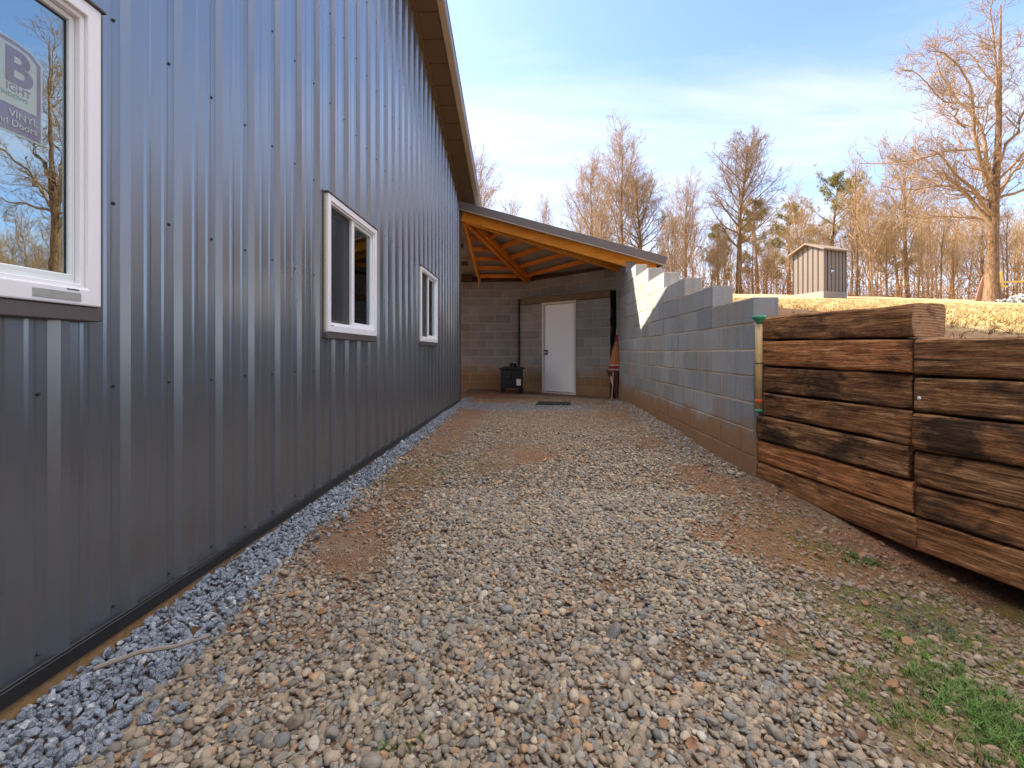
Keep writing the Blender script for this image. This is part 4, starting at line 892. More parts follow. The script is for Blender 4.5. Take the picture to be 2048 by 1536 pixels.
def stone_proto(name, m, seed, angular):
    r = np.random.default_rng(seed); V, F = ico(3 if not angular else 2); V = V.copy()
    for _ in range(9 if angular else 7):          # cut flats
        n_ = r.standard_normal(3); n_ /= np.linalg.norm(n_); dcut = r.uniform(0.55, 0.8) if angular else r.uniform(0.66, 0.92)
        d_ = V @ n_; over = d_ > dcut; V[over] -= np.outer((d_[over] - dcut) * (1.0 if angular else 0.85), n_)
    V *= np.array([1.0, r.uniform(0.7, 0.9), r.uniform(0.5, 0.72)]); V += 0.03 * r.standard_normal(V.shape) * (1.0 if angular else 0.25)
    return npmesh(name, V, F, m, smooth=not angular, link=False)
M_PEB = m_stone('river_pebble', 0.5, 0.45, (0.07, 0.065, 0.055), (0.46, 0.42, 0.37), 0.52)
M_BLUE = m_stone('crushed_blue_stone', 0.5, 0.9, (0.05, 0.06, 0.08), (0.58, 0.62, 0.68), 0.6)
peb = [stone_proto('pebble_shape', M_PEB, 10 + i, False) for i in range(9)]
blu = [stone_proto('crushed_shape', M_BLUE, 40 + i, True) for i in range(8)]
pal = np.array([(.29, .235, .175), (.225, .205, .175), (.36, .28, .20), (.15, .165, .18), (.26, .185, .125), (.44, .36, .28), (.13, .125, .115), (.42, .25, .13), (.29, .28, .265), (.50, .45, .39), (.30, .15, .075)])
pw = np.array([.22, .20, .14, .12, .12, .05, .06, .03, .04, .012, .02]); pw /= pw.sum()
def edge_x(x, y): return -1.215 + 0.17 * np.exp(-(y - 0.9) / 1.3) + 0.05 * fbm(x, y, 5, 2.2) + 0.03 * fbm(x, y, 6, 7)
def scatter_grid(x0, x1, y0, y1, cell, seed):
    r = np.random.default_rng(seed); xs_ = np.arange(x0, x1, cell); ys_ = np.arange(y0, y1, cell); a, b = np.meshgrid(xs_, ys_); a = a.ravel() + r.uniform(-.48, .48, a.size) * cell; b = b.ravel() + r.uniform(-.48, .48, b.size) * cell
    return a, b, r
def peb_density(x, y):
    D = np.ones_like(x) * 1.0
    e = edge_x(x, y)
    D *= 1 - 0.9 * sst(0.34 - np.abs(x - e - 0.24), 0, 0.22) * sst(y, 1.3, 1.8) * np.clip(0.72 + 0.9 * fbm(x, y, 8, 2.2), 0, 1)
    D *= 1 - 0.8 * sst(fbm(x, y, 44, 1.6), 0.15, 0.6) * sst(y, 1.6, 2.4)
    D *= 1 - 0.62 * sst(x - 0.88 + 0.3 * fbm(x, y, 71, 1.5), 0.0, 0.5) * sst(4.2 - y, 0, 1.2)
    D *= 1 - 0.45 * sst(y, 4.5, 8) 
    D *= 1 - 0.5 * sst(y, 8.4, 9.2)
    for (px, py, r, w) in [(1040, 905, .42, .95), (990, 930, .3, .9), (1230, 1160, .12, .8), (640, 1060, .2, .6), (700, 1130, .12, .7), (1820, 1440, .28, .85), (1560, 1290, .16, .7), (1750, 1215, .2, .8), (1850, 1200, .2, .85), (1380, 1300, .10, .6)]:
        cx_, cy_ = px_to_xy(px, py, -0.08 if px > 1400 else 0); D *= 1 - w * np.exp(-((x - cx_) ** 2 + (y - cy_) ** 2) / (r * r))
    D *= (x > e - 0.02) * (x < timber_x(y) - 0.03)
    D *= 1 - 0.6 * sst(x - timber_x(y) + 0.35, 0, 0.3) * (y < 3.6)
    return np.clip(D, 0, 1)
P_, Rr, S_, C_, I_ = [], [], [], [], []
for layer, (cell, y0, y1, smul, zl) in enumerate([(0.0165, 0.55, 3.2, 0.9, 0.002), (0.0172, 0.55, 3.2, 0.95, 0.010), (0.022, 3.2, 9.3, 0.95, 0.002), (0.030, 0.6, 6.0, 1.3, 0.012)]):
    a, b, r = scatter_grid(-1.3, 2.3, y0, y1, cell, 100 + layer)
    D = peb_density(a, b); keep = r.random(a.size) < (D ** 0.8 if layer in (0, 2) else D ** 2.2 * (0.8 if layer == 1 else 0.35)); a, b = a[keep], b[keep]
    n = a.size; s = np.clip(r.lognormal(math.log(0.0105), 0.30, n), 0.005, 0.024) * smul
    s = s * np.where(b > 4.5, 0.85, 1)
    P_.append(np.stack([a, b, G(a, b) + zl * r.random(n) + s * 0.22], 1)); Rr.append(np.stack([r.normal(0, .35, n), r.normal(0, .35, n), r.random(n) * 6.28], 1))
    S_.append(np.stack([s * r.uniform(.85, 1.25, n), s, s * r.uniform(.8, 1.15, n)], 1))
    c = pal[r.choice(len(pal), n, p=pw)] * r.uniform(.6, 1.3, (n, 1)) * np.array([1.0, .985, .93]); dirt = np.clip(0.6 - D[keep], 0, .45)[:, None] + 0.10 + 0.22 * sst(b, 2.5, 6.5)[:, None]; c = c * (1 - dirt) + np.array([.27, .14, .065]) * dirt
    C_.append(c); I_.append(r.integers(0, 9, n))
a, b, r = scatter_grid(-1.2, 2.3, 0.6, 9.2, 0.0215, 150)      # small grit where the clay shows
D = peb_density(a, b); keep = (r.random(a.size) < 0.85 * (1 - D)) & (a < timber_x(b) - 0.02) & (a > edge_x(a, b)); a, b = a[keep], b[keep]; n = a.size; s = r.uniform(.0022, .0062, n)
P_.append(np.stack([a, b, G(a, b) + s * 0.3], 1)); Rr.append(r.random((n, 3)) * 6.28); S_.append(np.stack([s, s * .9, s], 1)); c = pal[r.choice(len(pal), n, p=pw)] * r.uniform(.6, 1.2, (n, 1)); C_.append(c * .55 + np.array([.24, .12, .06]) * .45); I_.append(r.integers(0, 9, n))
gn_scatter('gravel', np.concatenate(P_), np.concatenate(Rr), np.concatenate(S_), np.concatenate(C_), np.concatenate(I_), peb, 'tan and grey rounded pebbles covering the path between the walls', 'gravel')
print('pebbles', sum(len(p) for p in P_))
P_, Rr, S_, C_, I_ = [], [], [], [], []
for layer, (cell, y0, y1) in enumerate([(0.020, 0.5, 3.0), (0.021, 0.5, 3.0), (0.023, 3.0, 9.3), (0.030, 3.0, 9.0)]):
    a, b, r = scatter_grid(-1.37, 1.5, y0, y1, cell, 200 + layer); e = edge_x(a, b)
    pr = sst(e + 0.03 - a, 0, 0.05) + 0.06 * sst(e + 0.22 - a, 0, 0.2) + 0.10 * sst(0.6 - np.abs(b - 7.9), 0, 0.3) * (layer > 1) * 6 * sst(1.2 - a, 0, 0.6)
    keep = r.random(a.size) < pr; a, b = a[keep], b[keep]; n = a.size; s = np.clip(r.lognormal(math.log(0.0118), 0.28, n), 0.006, 0.026) * np.where(b > 7.2, .6, 1)
    P_.append(np.stack([a, b, G(a, b) + (0.012 if layer % 2 else 0.0) + 0.006 * r.random(n) + s * 0.3], 1)); Rr.append(r.random((n, 3)) * np.array([1.2, 1.2, 6.28])); S_.append(np.stack([s * r.uniform(.9, 1.35, n), s, s * r.uniform(.8, 1.1, n)], 1))
    base = np.array([[.165, .19, .23]]) * r.uniform(.6, 1.5, (n, 1)); wh = r.random(n) < 0.07; base[wh] = np.array([.5, .5, .5]) * r.uniform(.8, 1.1, (wh.sum(), 1)); C_.append(base); I_.append(r.integers(0, 8, n))
gn_scatter('crushed_stone', np.concatenate(P_), np.concatenate(Rr), np.concatenate(S_), np.concatenate(C_), np.concatenate(I_), blu, 'strip of angular blue-grey crushed stone along the foot of the metal wall', 'crushed stone')
a = r.uniform(1.75, 2.4, 700); b = r.uniform(.9, 2.75, 700); dd = timber_x(b) - a; keep = (dd > -.02) & (dd < .14) & (r.random(700) < .9); a, b = a[keep], b[keep]; n = a.size; s = np.clip(r.lognormal(math.log(.009), .45, n), .003, .026)
gn_scatter('clay_clods', np.stack([a, b, G(a, b) + s * .4], 1), r.random((n, 3)) * 6, np.stack([s, s, s], 1), np.array([[.25, .105, .05]]) * r.uniform(.5, 1.3, (n, 1)), r.integers(0, 8, n), peb, 'crumbled red clay clods lying along the foot of the timber wall', 'clay')
# fallen chips along the foot of the block wall, larger lumps
a, b, r = scatter_grid(1.45, 1.72, 4.4, 9.0, 0.05, 301); keep = r.random(a.size) < 0.5; a, b = a[keep], b[keep]; n = a.size; s = r.uniform(.012, .034, n) * 0.8
gn_scatter('rubble', np.stack([a, b, G(a, b) + s * 0.3], 1), r.random((n, 3)) * 6, np.stack([s, s, s], 1), np.array([[.30, .28, .26]]) * r.uniform(.6, 1.3, (n, 1)), r.integers(0, 8, n), blu, 'pale broken chips piled along the foot of the stepped block wall', 'rubble')

def blade_proto(name, m, nb, h, spread, w, seed, curl=0.5):
    r = np.random.default_rng(seed); V = []; F = []
    for _ in range(nb):
        a = r.random() * 6.28; b0 = np.array([r.normal(0, .25), r.normal(0, .25), 0]) * spread; d = np.array([math.cos(a), math.sin(a), 0]); sd_ = np.array([-d[1], d[0], 0]) * w / 2; hh = h * r.uniform(.5, 1.1); le = r.uniform(.2, 1.0) * curl
        n0 = len(V)
        for i in range(4):
            f = i / 3; p = b0 + d * hh * le * f * f + np.array([0, 0, hh * f * (1 - 0.25 * le * f)]); ww = 1 - f * 0.9; V += [p - sd_ * ww, p + sd_ * ww]
        for i in range(3): F.append((n0 + 2 * i, n0 + 2 * i + 1, n0 + 2 * i + 3, n0 + 2 * i + 2))
    return npmesh(name, np.array(V), np.array(F), m, link=False)
M_BLADE = m_inst('grass_blade', 0.6)
tuf = [blade_proto('tuft_shape', M_BLADE, 14, 1.0, 0.9, 0.10, 60 + i, 1.4) for i in range(4)]
P_, C_, S_ = [], [], []; r = np.random.default_rng(77)
for (px, py, rad, cnt, h, col) in [(1930, 1360, .15, 90, .034, (.10, .19, .035)), (1870, 1300, .12, 50, .028, (.10, .20, .035)), (1980, 1400, .12, 70, .034, (.09, .18, .035)), (1900, 1180, .25, 70, .02, (.12, .17, .10)), (1960, 1260, .2, 60, .022, (.10, .18, .05)), (1560, 1180, .2, 40, .02, (.13, .17, .09)), (1780, 1240, .18, 70, .022, (.12, .17, .09)), (1700, 1170, .15, 40, .02, (.13, .17, .11)), (1860, 1230, .12, 60, .025, (.12, .15, .11)),
        (1640, 1090, .15, 60, .02, (.08, .15, .04)), (1720, 1110, .08, 60, .025, (.06, .15, .03)), (1500, 1030, .3, 90, .018, (.12, .15, .06)), (900, 930, .42, 190, .018, (.09, .15, .04)), (780, 950, .3, 90, .018, (.09, .15, .04)), (1640, 1340, .2, 50, .02, (.13, .20, .05)), (2010, 1460, .15, 90, .04, (.09, .2, .03)),
        (760, 1350, .12, 14, .02, (.09, .2, .03)), (1000, 1440, .2, 8, .02, (.09, .2, .03)), (820, 1480, .06, 8, .025, (.09, .2, .03)), (1730, 1400, .12, 30, .025, (.12, .2, .05)), (1460, 1120, .25, 40, .018, (.1, .16, .04)), (1900, 1470, .2, 50, .03, (.1, .2, .04)), (700, 1010, .15, 30, .02, (.1, .15, .04))]:
    cx_, cy_ = px_to_xy(px, py, -0.09 if px > 1400 else 0)
    q = r.normal(0, rad * .55, (cnt, 2)) + [cx_, cy_]; q = q[(q[:, 0] < timber_x(q[:, 1]) - 0.05)]; k = len(q)
    P_.append(np.stack([q[:, 0], q[:, 1], G(q[:, 0], q[:, 1])], 1)); C_.append(np.array([col]) * r.uniform(.6, 1.5, (k, 1))); s = h * r.uniform(.5, 1.3, k); S_.append(np.stack([s, s, s], 1))
P_ = np.concatenate(P_); n = len(P_)
gn_scatter('weeds', P_, np.stack([r.normal(0, .2, n), r.normal(0, .2, n), r.random(n) * 6.28], 1), np.concatenate(S_), np.concatenate(C_), r.integers(0, 4, n), tuf, 'low green grass and weeds sprouting among the pebbles and moss', 'weeds')
# straw: pine needles and dead stems
def straw_proto(seed):
    r_ = np.random.default_rng(seed); mb_ = []; V = []; F = []; p = np.array([0., 0, 0]); a = 0
    pts_ = [p]
    for i in range(6): a += r_.normal(0, .28); p = p + np.array([math.cos(a), math.sin(a), r_.normal(0, .07)]) / 6; pts_.append(p)
    for i, q in enumerate(pts_):
        for k in range(3): t = k * 2.094; V.append(q + np.array([0, math.cos(t), math.sin(t)]) * 0.011 * (1 - .5 * i / 6))
    for i in range(6):
        for k in range(3): k2 = (k + 1) % 3; F.append((i * 3 + k, i * 3 + k2, i * 3 + 3 + k2, i * 3 + 3 + k))
    return npmesh('straw_shape', np.array(V), np.array(F), M_BLADE, link=False)
strs = [straw_proto(i) for i in range(6)]
a = r.uniform(-1.15, 2.1, 11000); b = 0.6 + 6.5 * r.random(11000) ** 1.5; pr = 0.10 + 0.8 * sst(a, 0.5, 1.5) * sst(4 - b, 0, 1) + 0.5 * (1 - peb_density(a, b)); keep = (r.random(11000) < pr) & (a < timber_x(b) - .05); a, b = a[keep], b[keep]; n = a.size
s = r.uniform(.035, .11, n)
gn_scatter('straw', np.stack([a, b, G(a, b) + r.uniform(.006, .02, n)], 1), np.stack([r.normal(0, .12, n), r.normal(0, .12, n), r.random(n) * 6.28], 1), np.stack([s, s, s * 0.8], 1), np.array([[.36, .25, .14]]) * r.uniform(.5, 1.5, (n, 1)), r.integers(0, 6, n), strs, 'dry pine needles and dead stems strewn over the gravel', 'straw')
def leaf_proto(seed):
    r_ = np.random.default_rng(seed); n_ = 9; V = []
    for i in range(n_):
        f = i / (n_ - 1); w_ = 0.42 * math.sin(math.pi * min(1, f * 1.02)) ** .7 * (1 + .25 * math.sin(f * 20 + seed)); z_ = .12 * math.sin(f * 3 + seed)
        V += [(f - .5, -w_, z_ + .12 * w_), (f - .5, 0, z_), (f - .5, w_, z_ + .1)]
    F = []
    for i in range(n_ - 1):
        for k in range(2): q = i * 3 + k; F.append((q, q + 1, q + 4, q + 3))
    return npmesh('leaf_shape', np.array(V), np.array(F), M_BLADE, link=False)
lvs = [leaf_proto(i) for i in range(4)]
n = 150; a = r.uniform(-1.2, 2.0, n); b = 0.7 + 5 * r.random(n) ** 1.4; s = r.uniform(.02, .045, n)
gn_scatter('fallen_leaves', np.stack([a, b, G(a, b) + .016], 1), np.stack([r.normal(0, .3, n), r.normal(0, .3, n), r.random(n) * 6.28], 1), np.stack([s, s, s], 1), np.array([[.24, .12, .06]]) * r.uniform(.5, 1.5, (n, 1)), r.integers(0, 4, n), lvs, 'scattered curled brown leaves lying on the pebbles', 'leaves')
mb = MB(); mb.tube([(-1.20, 1.20, 0.105), (-1.13, 1.27, 0.108), (-1.06, 1.31, 0.10), (-1.00, 1.37, 0.095)], [0.006, 0.0065, 0.006, 0.004], 7)
tag(mb.build('stick', m_simple('grey_stick', (0.22, 0.18, 0.145), 0.85, 0, 0.3, 30)), 'bare grey stick lying on the crushed blue stone', 'stick')
# dormant grass on the lawn
P_ = []
a = r.uniform(1.9, 16, 30000); b = r.uniform(-0.3, 16, 30000); dd = np.hypot(a, b); keep = (r.random(30000) < np.clip(1.6 - dd / 11, 0.15, 1)) & (a > timber_x(b) + 0.28); a, b = a[keep], b[keep]
mulm = (sst(1.25 - (a - timber_x(b)), 0, 0.5) * sst(5.2 - b, 0, 0.8)); k2 = r.random(a.size) > mulm * 0.75; a, b, mulm = a[k2], b[k2], mulm[k2]; n = a.size; s = r.uniform(.03, .065, n) * (1 - .4 * mulm)
cc = np.array([[.50, .36, .16]]) * r.uniform(.6, 1.3, (n, 1)); cc = cc * (1 - mulm[:, None] * .7) + np.array([[.26, .11, .06]]) * mulm[:, None] * .7
gn_scatter('dry_grass', np.stack([a, b, H(a, b) - .004], 1), np.stack([r.normal(0, .3, n), r.normal(0, .3, n), r.random(n) * 6.28], 1), np.stack([s * 1.4, s * 1.4, s], 1), cc, r.integers(0, 4, n), tuf, 'short straw-coloured dormant grass growing on the upper lawn', 'grass')

# ------------------------------------------------------------ shed
M_SHED = m_simple('shed_siding', (0.135, 0.105, 0.085), 0.5, 0.1, 0.06, 3); M_SHEDROOF = m_simple('shed_roof_metal', (0.17, 0.12, 0.09), 0.5, 0.2, 0.1, 3); M_SEAM = m_simple('dark_seam', (0.03, 0.025, 0.022), 0.6)
shed = empty('garden_shed', (13.98, 22.65, 3.5), math.atan2(0.37, 0.93), 'small grey-brown gabled shed standing on the tan lawn before the woods', 'shed')
Wd, Dp, hb, ht = 1.55, 1.62, 0.46, 2.47      # local x: door side, local y: gable side
mb = MB(); mb.box((-0.02, -0.02, -0.3), (Wd + 0.02, Dp + 0.02, hb)); mb.build('foundation', m_simple('pale_concrete', (0.22, 0.20, 0.18), 0.9, 0, 0.15, 6), shed)
mb = MB(); rz_ = 0.36
mb.add([(0, 0, hb), (Wd, 0, hb), (Wd, Dp, hb), (0, Dp, hb), (0, 0, ht), (Wd, 0, ht), (Wd, Dp, ht), (0, Dp, ht), (0, Dp / 2, ht + rz_), (Wd, Dp / 2, ht + rz_)], [(0, 1, 5, 4), (2, 3, 7, 6), (3, 0, 4, 8, 7), (1, 2, 6, 9, 5), (0, 3, 2, 1)]); mb.build('wall', M_SHED, shed)
mb = MB()
for k in range(7): y_ = 0.02 + k * (Dp - 0.04) / 6; zt_ = ht + rz_ * (1 - abs(y_ - Dp / 2) / (Dp / 2)) - 0.02; mb.box((-0.025, y_ - 0.017, hb - 0.01), (-0.001, y_ + 0.017, zt_))
for k in range(7): x_ = 0.02 + k * (Wd - 0.04) / 6; mb.box((x_ - 0.015, -0.025, hb - 0.01), (x_ + 0.015, -0.001, ht - 0.01))
mb.build('seam_strip', M_SEAM, shed)
mb = MB(); mb.box((-0.028, -0.028, hb), (0.07, -0.003, ht)); mb.box((-0.028, -0.003, hb), (-0.003, 0.09, ht)); mb.box((Wd - 0.05, -0.028, hb), (Wd + 0.01, -0.003, ht)); mb.build('corner_trim', M_SHED, shed)
ov = 0.28
for sg in (0, 1):
    ye = -0.16 if sg == 0 else Dp + 0.16; ze = ht - rz_ * 0.16 / (Dp / 2) + 0.02; zr = ht + rz_ + 0.02
    P = [(-0.2, Dp / 2, zr), (Wd + ov, Dp / 2, zr), (Wd + ov, ye, ze), (-0.2, ye, ze)]; mb = MB(); mb.add(P + [(a_, b_, c_ + 0.07) for a_, b_, c_ in P], [(3, 2, 1, 0), (4, 5, 6, 7), (0, 1, 5, 4), (1, 2, 6, 5), (2, 3, 7, 6), (3, 0, 4, 7)]); mb.build('roof', M_SHEDROOF, shed)
mb = MB(); mb.box((0.30, -0.012, hb + 0.03), (1.25, -0.0012, ht - 0.12)); mb.build('door', M_SHED, shed)
mb = MB(); mb.box((0.44, -0.06, 1.42), (0.62, -0.032, 1.46)); mb.box((0.44, -0.05, 1.36), (0.47, -0.032, 1.50)); mb.build('door_handle', M_STEEL, shed)

# ------------------------------------------------------------ trees
def polytubes(lines, name, m, parent=None, link=True):
    """lines: list of (pts (k,3), radii (k,), nsides) -> one mesh"""
    by = {}
    for p, rd, ns in lines: by.setdefault((len(p), ns), []).append((p, rd))
    Vs, Fs, off_ = [], [], 0
    for (k, ns), L_ in by.items():
        P = np.array([l[0] for l in L_]); Rd = np.array([l[1] for l in L_]); n = len(L_)
        T = np.zeros_like(P); T[:, 1:-1] = P[:, 2:] - P[:, :-2]; T[:, 0] = P[:, 1] - P[:, 0]; T[:, -1] = P[:, -1] - P[:, -2]; T /= np.maximum(np.linalg.norm(T, axis=2, keepdims=True), 1e-9)
        ref = np.where(np.abs(T[..., 2:3]) < 0.9, np.array([0, 0, 1.]), np.array([1., 0, 0])); A = np.cross(T, ref); A /= np.linalg.norm(A, axis=2, keepdims=True); B = np.cross(T, A)
        an = np.arange(ns) * 2 * np.pi / ns
        V = P[:, :, None, :] + (A[:, :, None, :] * np.cos(an)[None, None, :, None] + B[:, :, None, :] * np.sin(an)[None, None, :, None]) * Rd[:, :, None, None]
        Vs.append(V.reshape(-1, 3)); i, j, q = np.meshgrid(np.arange(n), np.arange(k - 1), np.arange(ns), indexing='ij'); q2 = (q + 1) % ns; b_ = i * k * ns + j * ns
        Fs.append(np.stack([b_ + q, b_ + ns + q, b_ + ns + q2, b_ + q2], -1).reshape(-1, 4) + off_); off_ += n * k * ns
    return npmesh(name, np.concatenate(Vs), np.concatenate(Fs), m, parent, smooth=True, link=link)
def branch(r_, p0, d0, ln, k, wob, up, grav=0):
    pts_ = [p0]; d = np.array(d0, float); st_ = ln / (k - 1); p = np.array(p0, float)
    for i in range(k - 1):
        d = d + r_.normal(0, wob, 3) + np.array([0, 0, up]) ; d /= np.linalg.norm(d); p = p + d * st_; pts_.append(p)
    return np.array(pts_)
def perp_dir(r_, d, ang, az=None):
    d = d / np.linalg.norm(d); ref = np.array([0, 0, 1.]) if abs(d[2]) < .95 else np.array([1., 0, 0]); a = np.cross(d, ref); a /= np.linalg.norm(a); b = np.cross(d, a); t = r_.random() * 6.28 if az is None else az
    return d * math.cos(ang) + (a * math.cos(t) + b * math.sin(t)) * math.sin(ang)
def make_tree(seed, Ht, base_h, tr, crown_w, style='oak', detail=1.0, n1=26, tw=0.012):
    """returns trunk lines and crown lines"""
    r_ = np.random.default_rng(seed); trunk = []; crown = []
    K = 14; tp = branch(r_, np.zeros(3), (r_.normal(0, .02), r_.normal(0, .02), 1), Ht * 0.96, K, 0.035, 0.04); f = np.linspace(0, 1, K)
    rad = tr * (1 - f) ** 0.75 + 0.012; rad[0] *= 1.45; trunk.append((tp, rad, 10))
    ga = 2.399
    for i in range(n1):
        h = base_h + (0.97 - base_h) * (max(0.0, i + r_.uniform(-.3, .3)) / n1) ** 0.9; h = min(max(h, base_h), 0.97); fi = h * (K - 1); j = int(fi); j = min(j, K - 2); p0 = tp[j] + (tp[j + 1] - tp[j]) * (fi - j)
        rel_ = (h - base_h) / (1 - base_h)
        if style == 'oak': prof_ = (math.sin(math.pi * min(1, rel_ * 0.66 + 0.30)) ** 0.75); ang = R(58 - 24 * rel_)
        elif style == 'vase': prof_ = 0.7 + 0.5 * (1 - rel_); ang = R(34 - 12 * rel_)
        else: prof_ = 0.55 + 0.45 * (1 - rel_); ang = R(48 - 20 * rel_)
        ln = crown_w * prof_ * r_.uniform(.8, 1.15); rad0 = max(0.018, tr * (1 - h) ** 0.9 * 0.52 * r_.uniform(.75, 1.1) + .01)
        az = i * ga + r_.uniform(-.4, .4); d = np.array([math.sin(ang) * math.cos(az), math.sin(ang) * math.sin(az), math.cos(ang)]); k = 8
        b1 = branch(r_, p0, d, ln, k, 0.10, 0.07 if style != 'oak' else 0.045); crown.append((b1, np.linspace(rad0, 0.014, k), 6))
        n2 = int((2 + ln * 2.7) * detail)
        for q in range(n2):
            f2 = (q + r_.random()) / n2 * .82 + .16; x_ = f2 * (k - 1); j2 = min(int(x_), k - 2); p = b1[j2] + (b1[j2 + 1] - b1[j2]) * (x_ - j2); dd_ = perp_dir(r_, b1[j2 + 1] - b1[j2], R(r_.uniform(28, 58))); l2 = ln * (0.42 * (1 - f2) + .17) * r_.uniform(.7, 1.2)
            b2 = branch(r_, p, dd_, l2, 5, 0.13, 0.07); r2 = max(.009, rad0 * (1 - f2) * .45); crown.append((b2, np.linspace(r2, 0.008, 5), 4))
            n3 = int((4 + l2 * 3.2) * detail)
            for w_ in range(n3):
                f3 = (w_ + r_.random()) / n3 * .85 + .15; x3 = f3 * 4; j3 = min(int(x3), 3); p3 = b2[j3] + (b2[j3 + 1] - b2[j3]) * (x3 - j3); d3 = perp_dir(r_, b2[j3 + 1] - b2[j3], R(r_.uniform(25, 60))); l3 = (0.28 + .32 * l2 * (1 - f3)) * r_.uniform(.7, 1.2)
                b3 = branch(r_, p3, d3, l3, 4, 0.16, 0.08); crown.append((b3, np.linspace(tw * .8, tw * .5, 4), 3))
                for e_ in range(int(3 * detail)):
                    j4 = r_.integers(1, 4); p4 = b3[j4]; d4 = perp_dir(r_, b3[j4] - b3[j4 - 1], R(r_.uniform(25, 60))); b4 = branch(r_, p4, d4, l3 * r_.uniform(.35, .6), 3, 0.15, .06); crown.append((b4, np.linspace(tw * .6, tw * .35, 3), 3))
    return trunk, crown
M_BARK = m_bark('tan_bark', (0.085, 0.048, 0.027), (0.25, 0.155, 0.09)); M_BARKL = m_bark('pale_bark', (0.17, 0.11, 0.065), (0.36, 0.25, 0.155)); M_TWIG = m_bark('tan_twigs', (0.21, 0.135, 0.07), (0.38, 0.26, 0.145), 0.3); M_TWIGD = m_bark('brown_twigs', (0.13, 0.08, 0.045), (0.25, 0.17, 0.10), 0.3)
def tree_thing(name, proto, x, y, s, rz, label, group=None, sink=0.1, cat='tree'):
    root = empty(name, (x, y, float(H(x, y)) - sink), rz, label, cat, group); root.scale = (s, s, s)
    for nm, me in proto: o = bpy.data.objects.new(nm, me); COL.objects.link(o); o.parent = root
    return root
def proto_tree(seed, Ht, base_h, tr, cw, style, detail, n1, tw, mt, mc):
    t, c = make_tree(seed, Ht, base_h, tr, cw, style, detail, n1, tw)
    a = polytubes(t, 'trunk', mt, link=False); b = polytubes(c, 'crown', mc, link=False); return [('trunk', a.data), ('crown', b.data)]
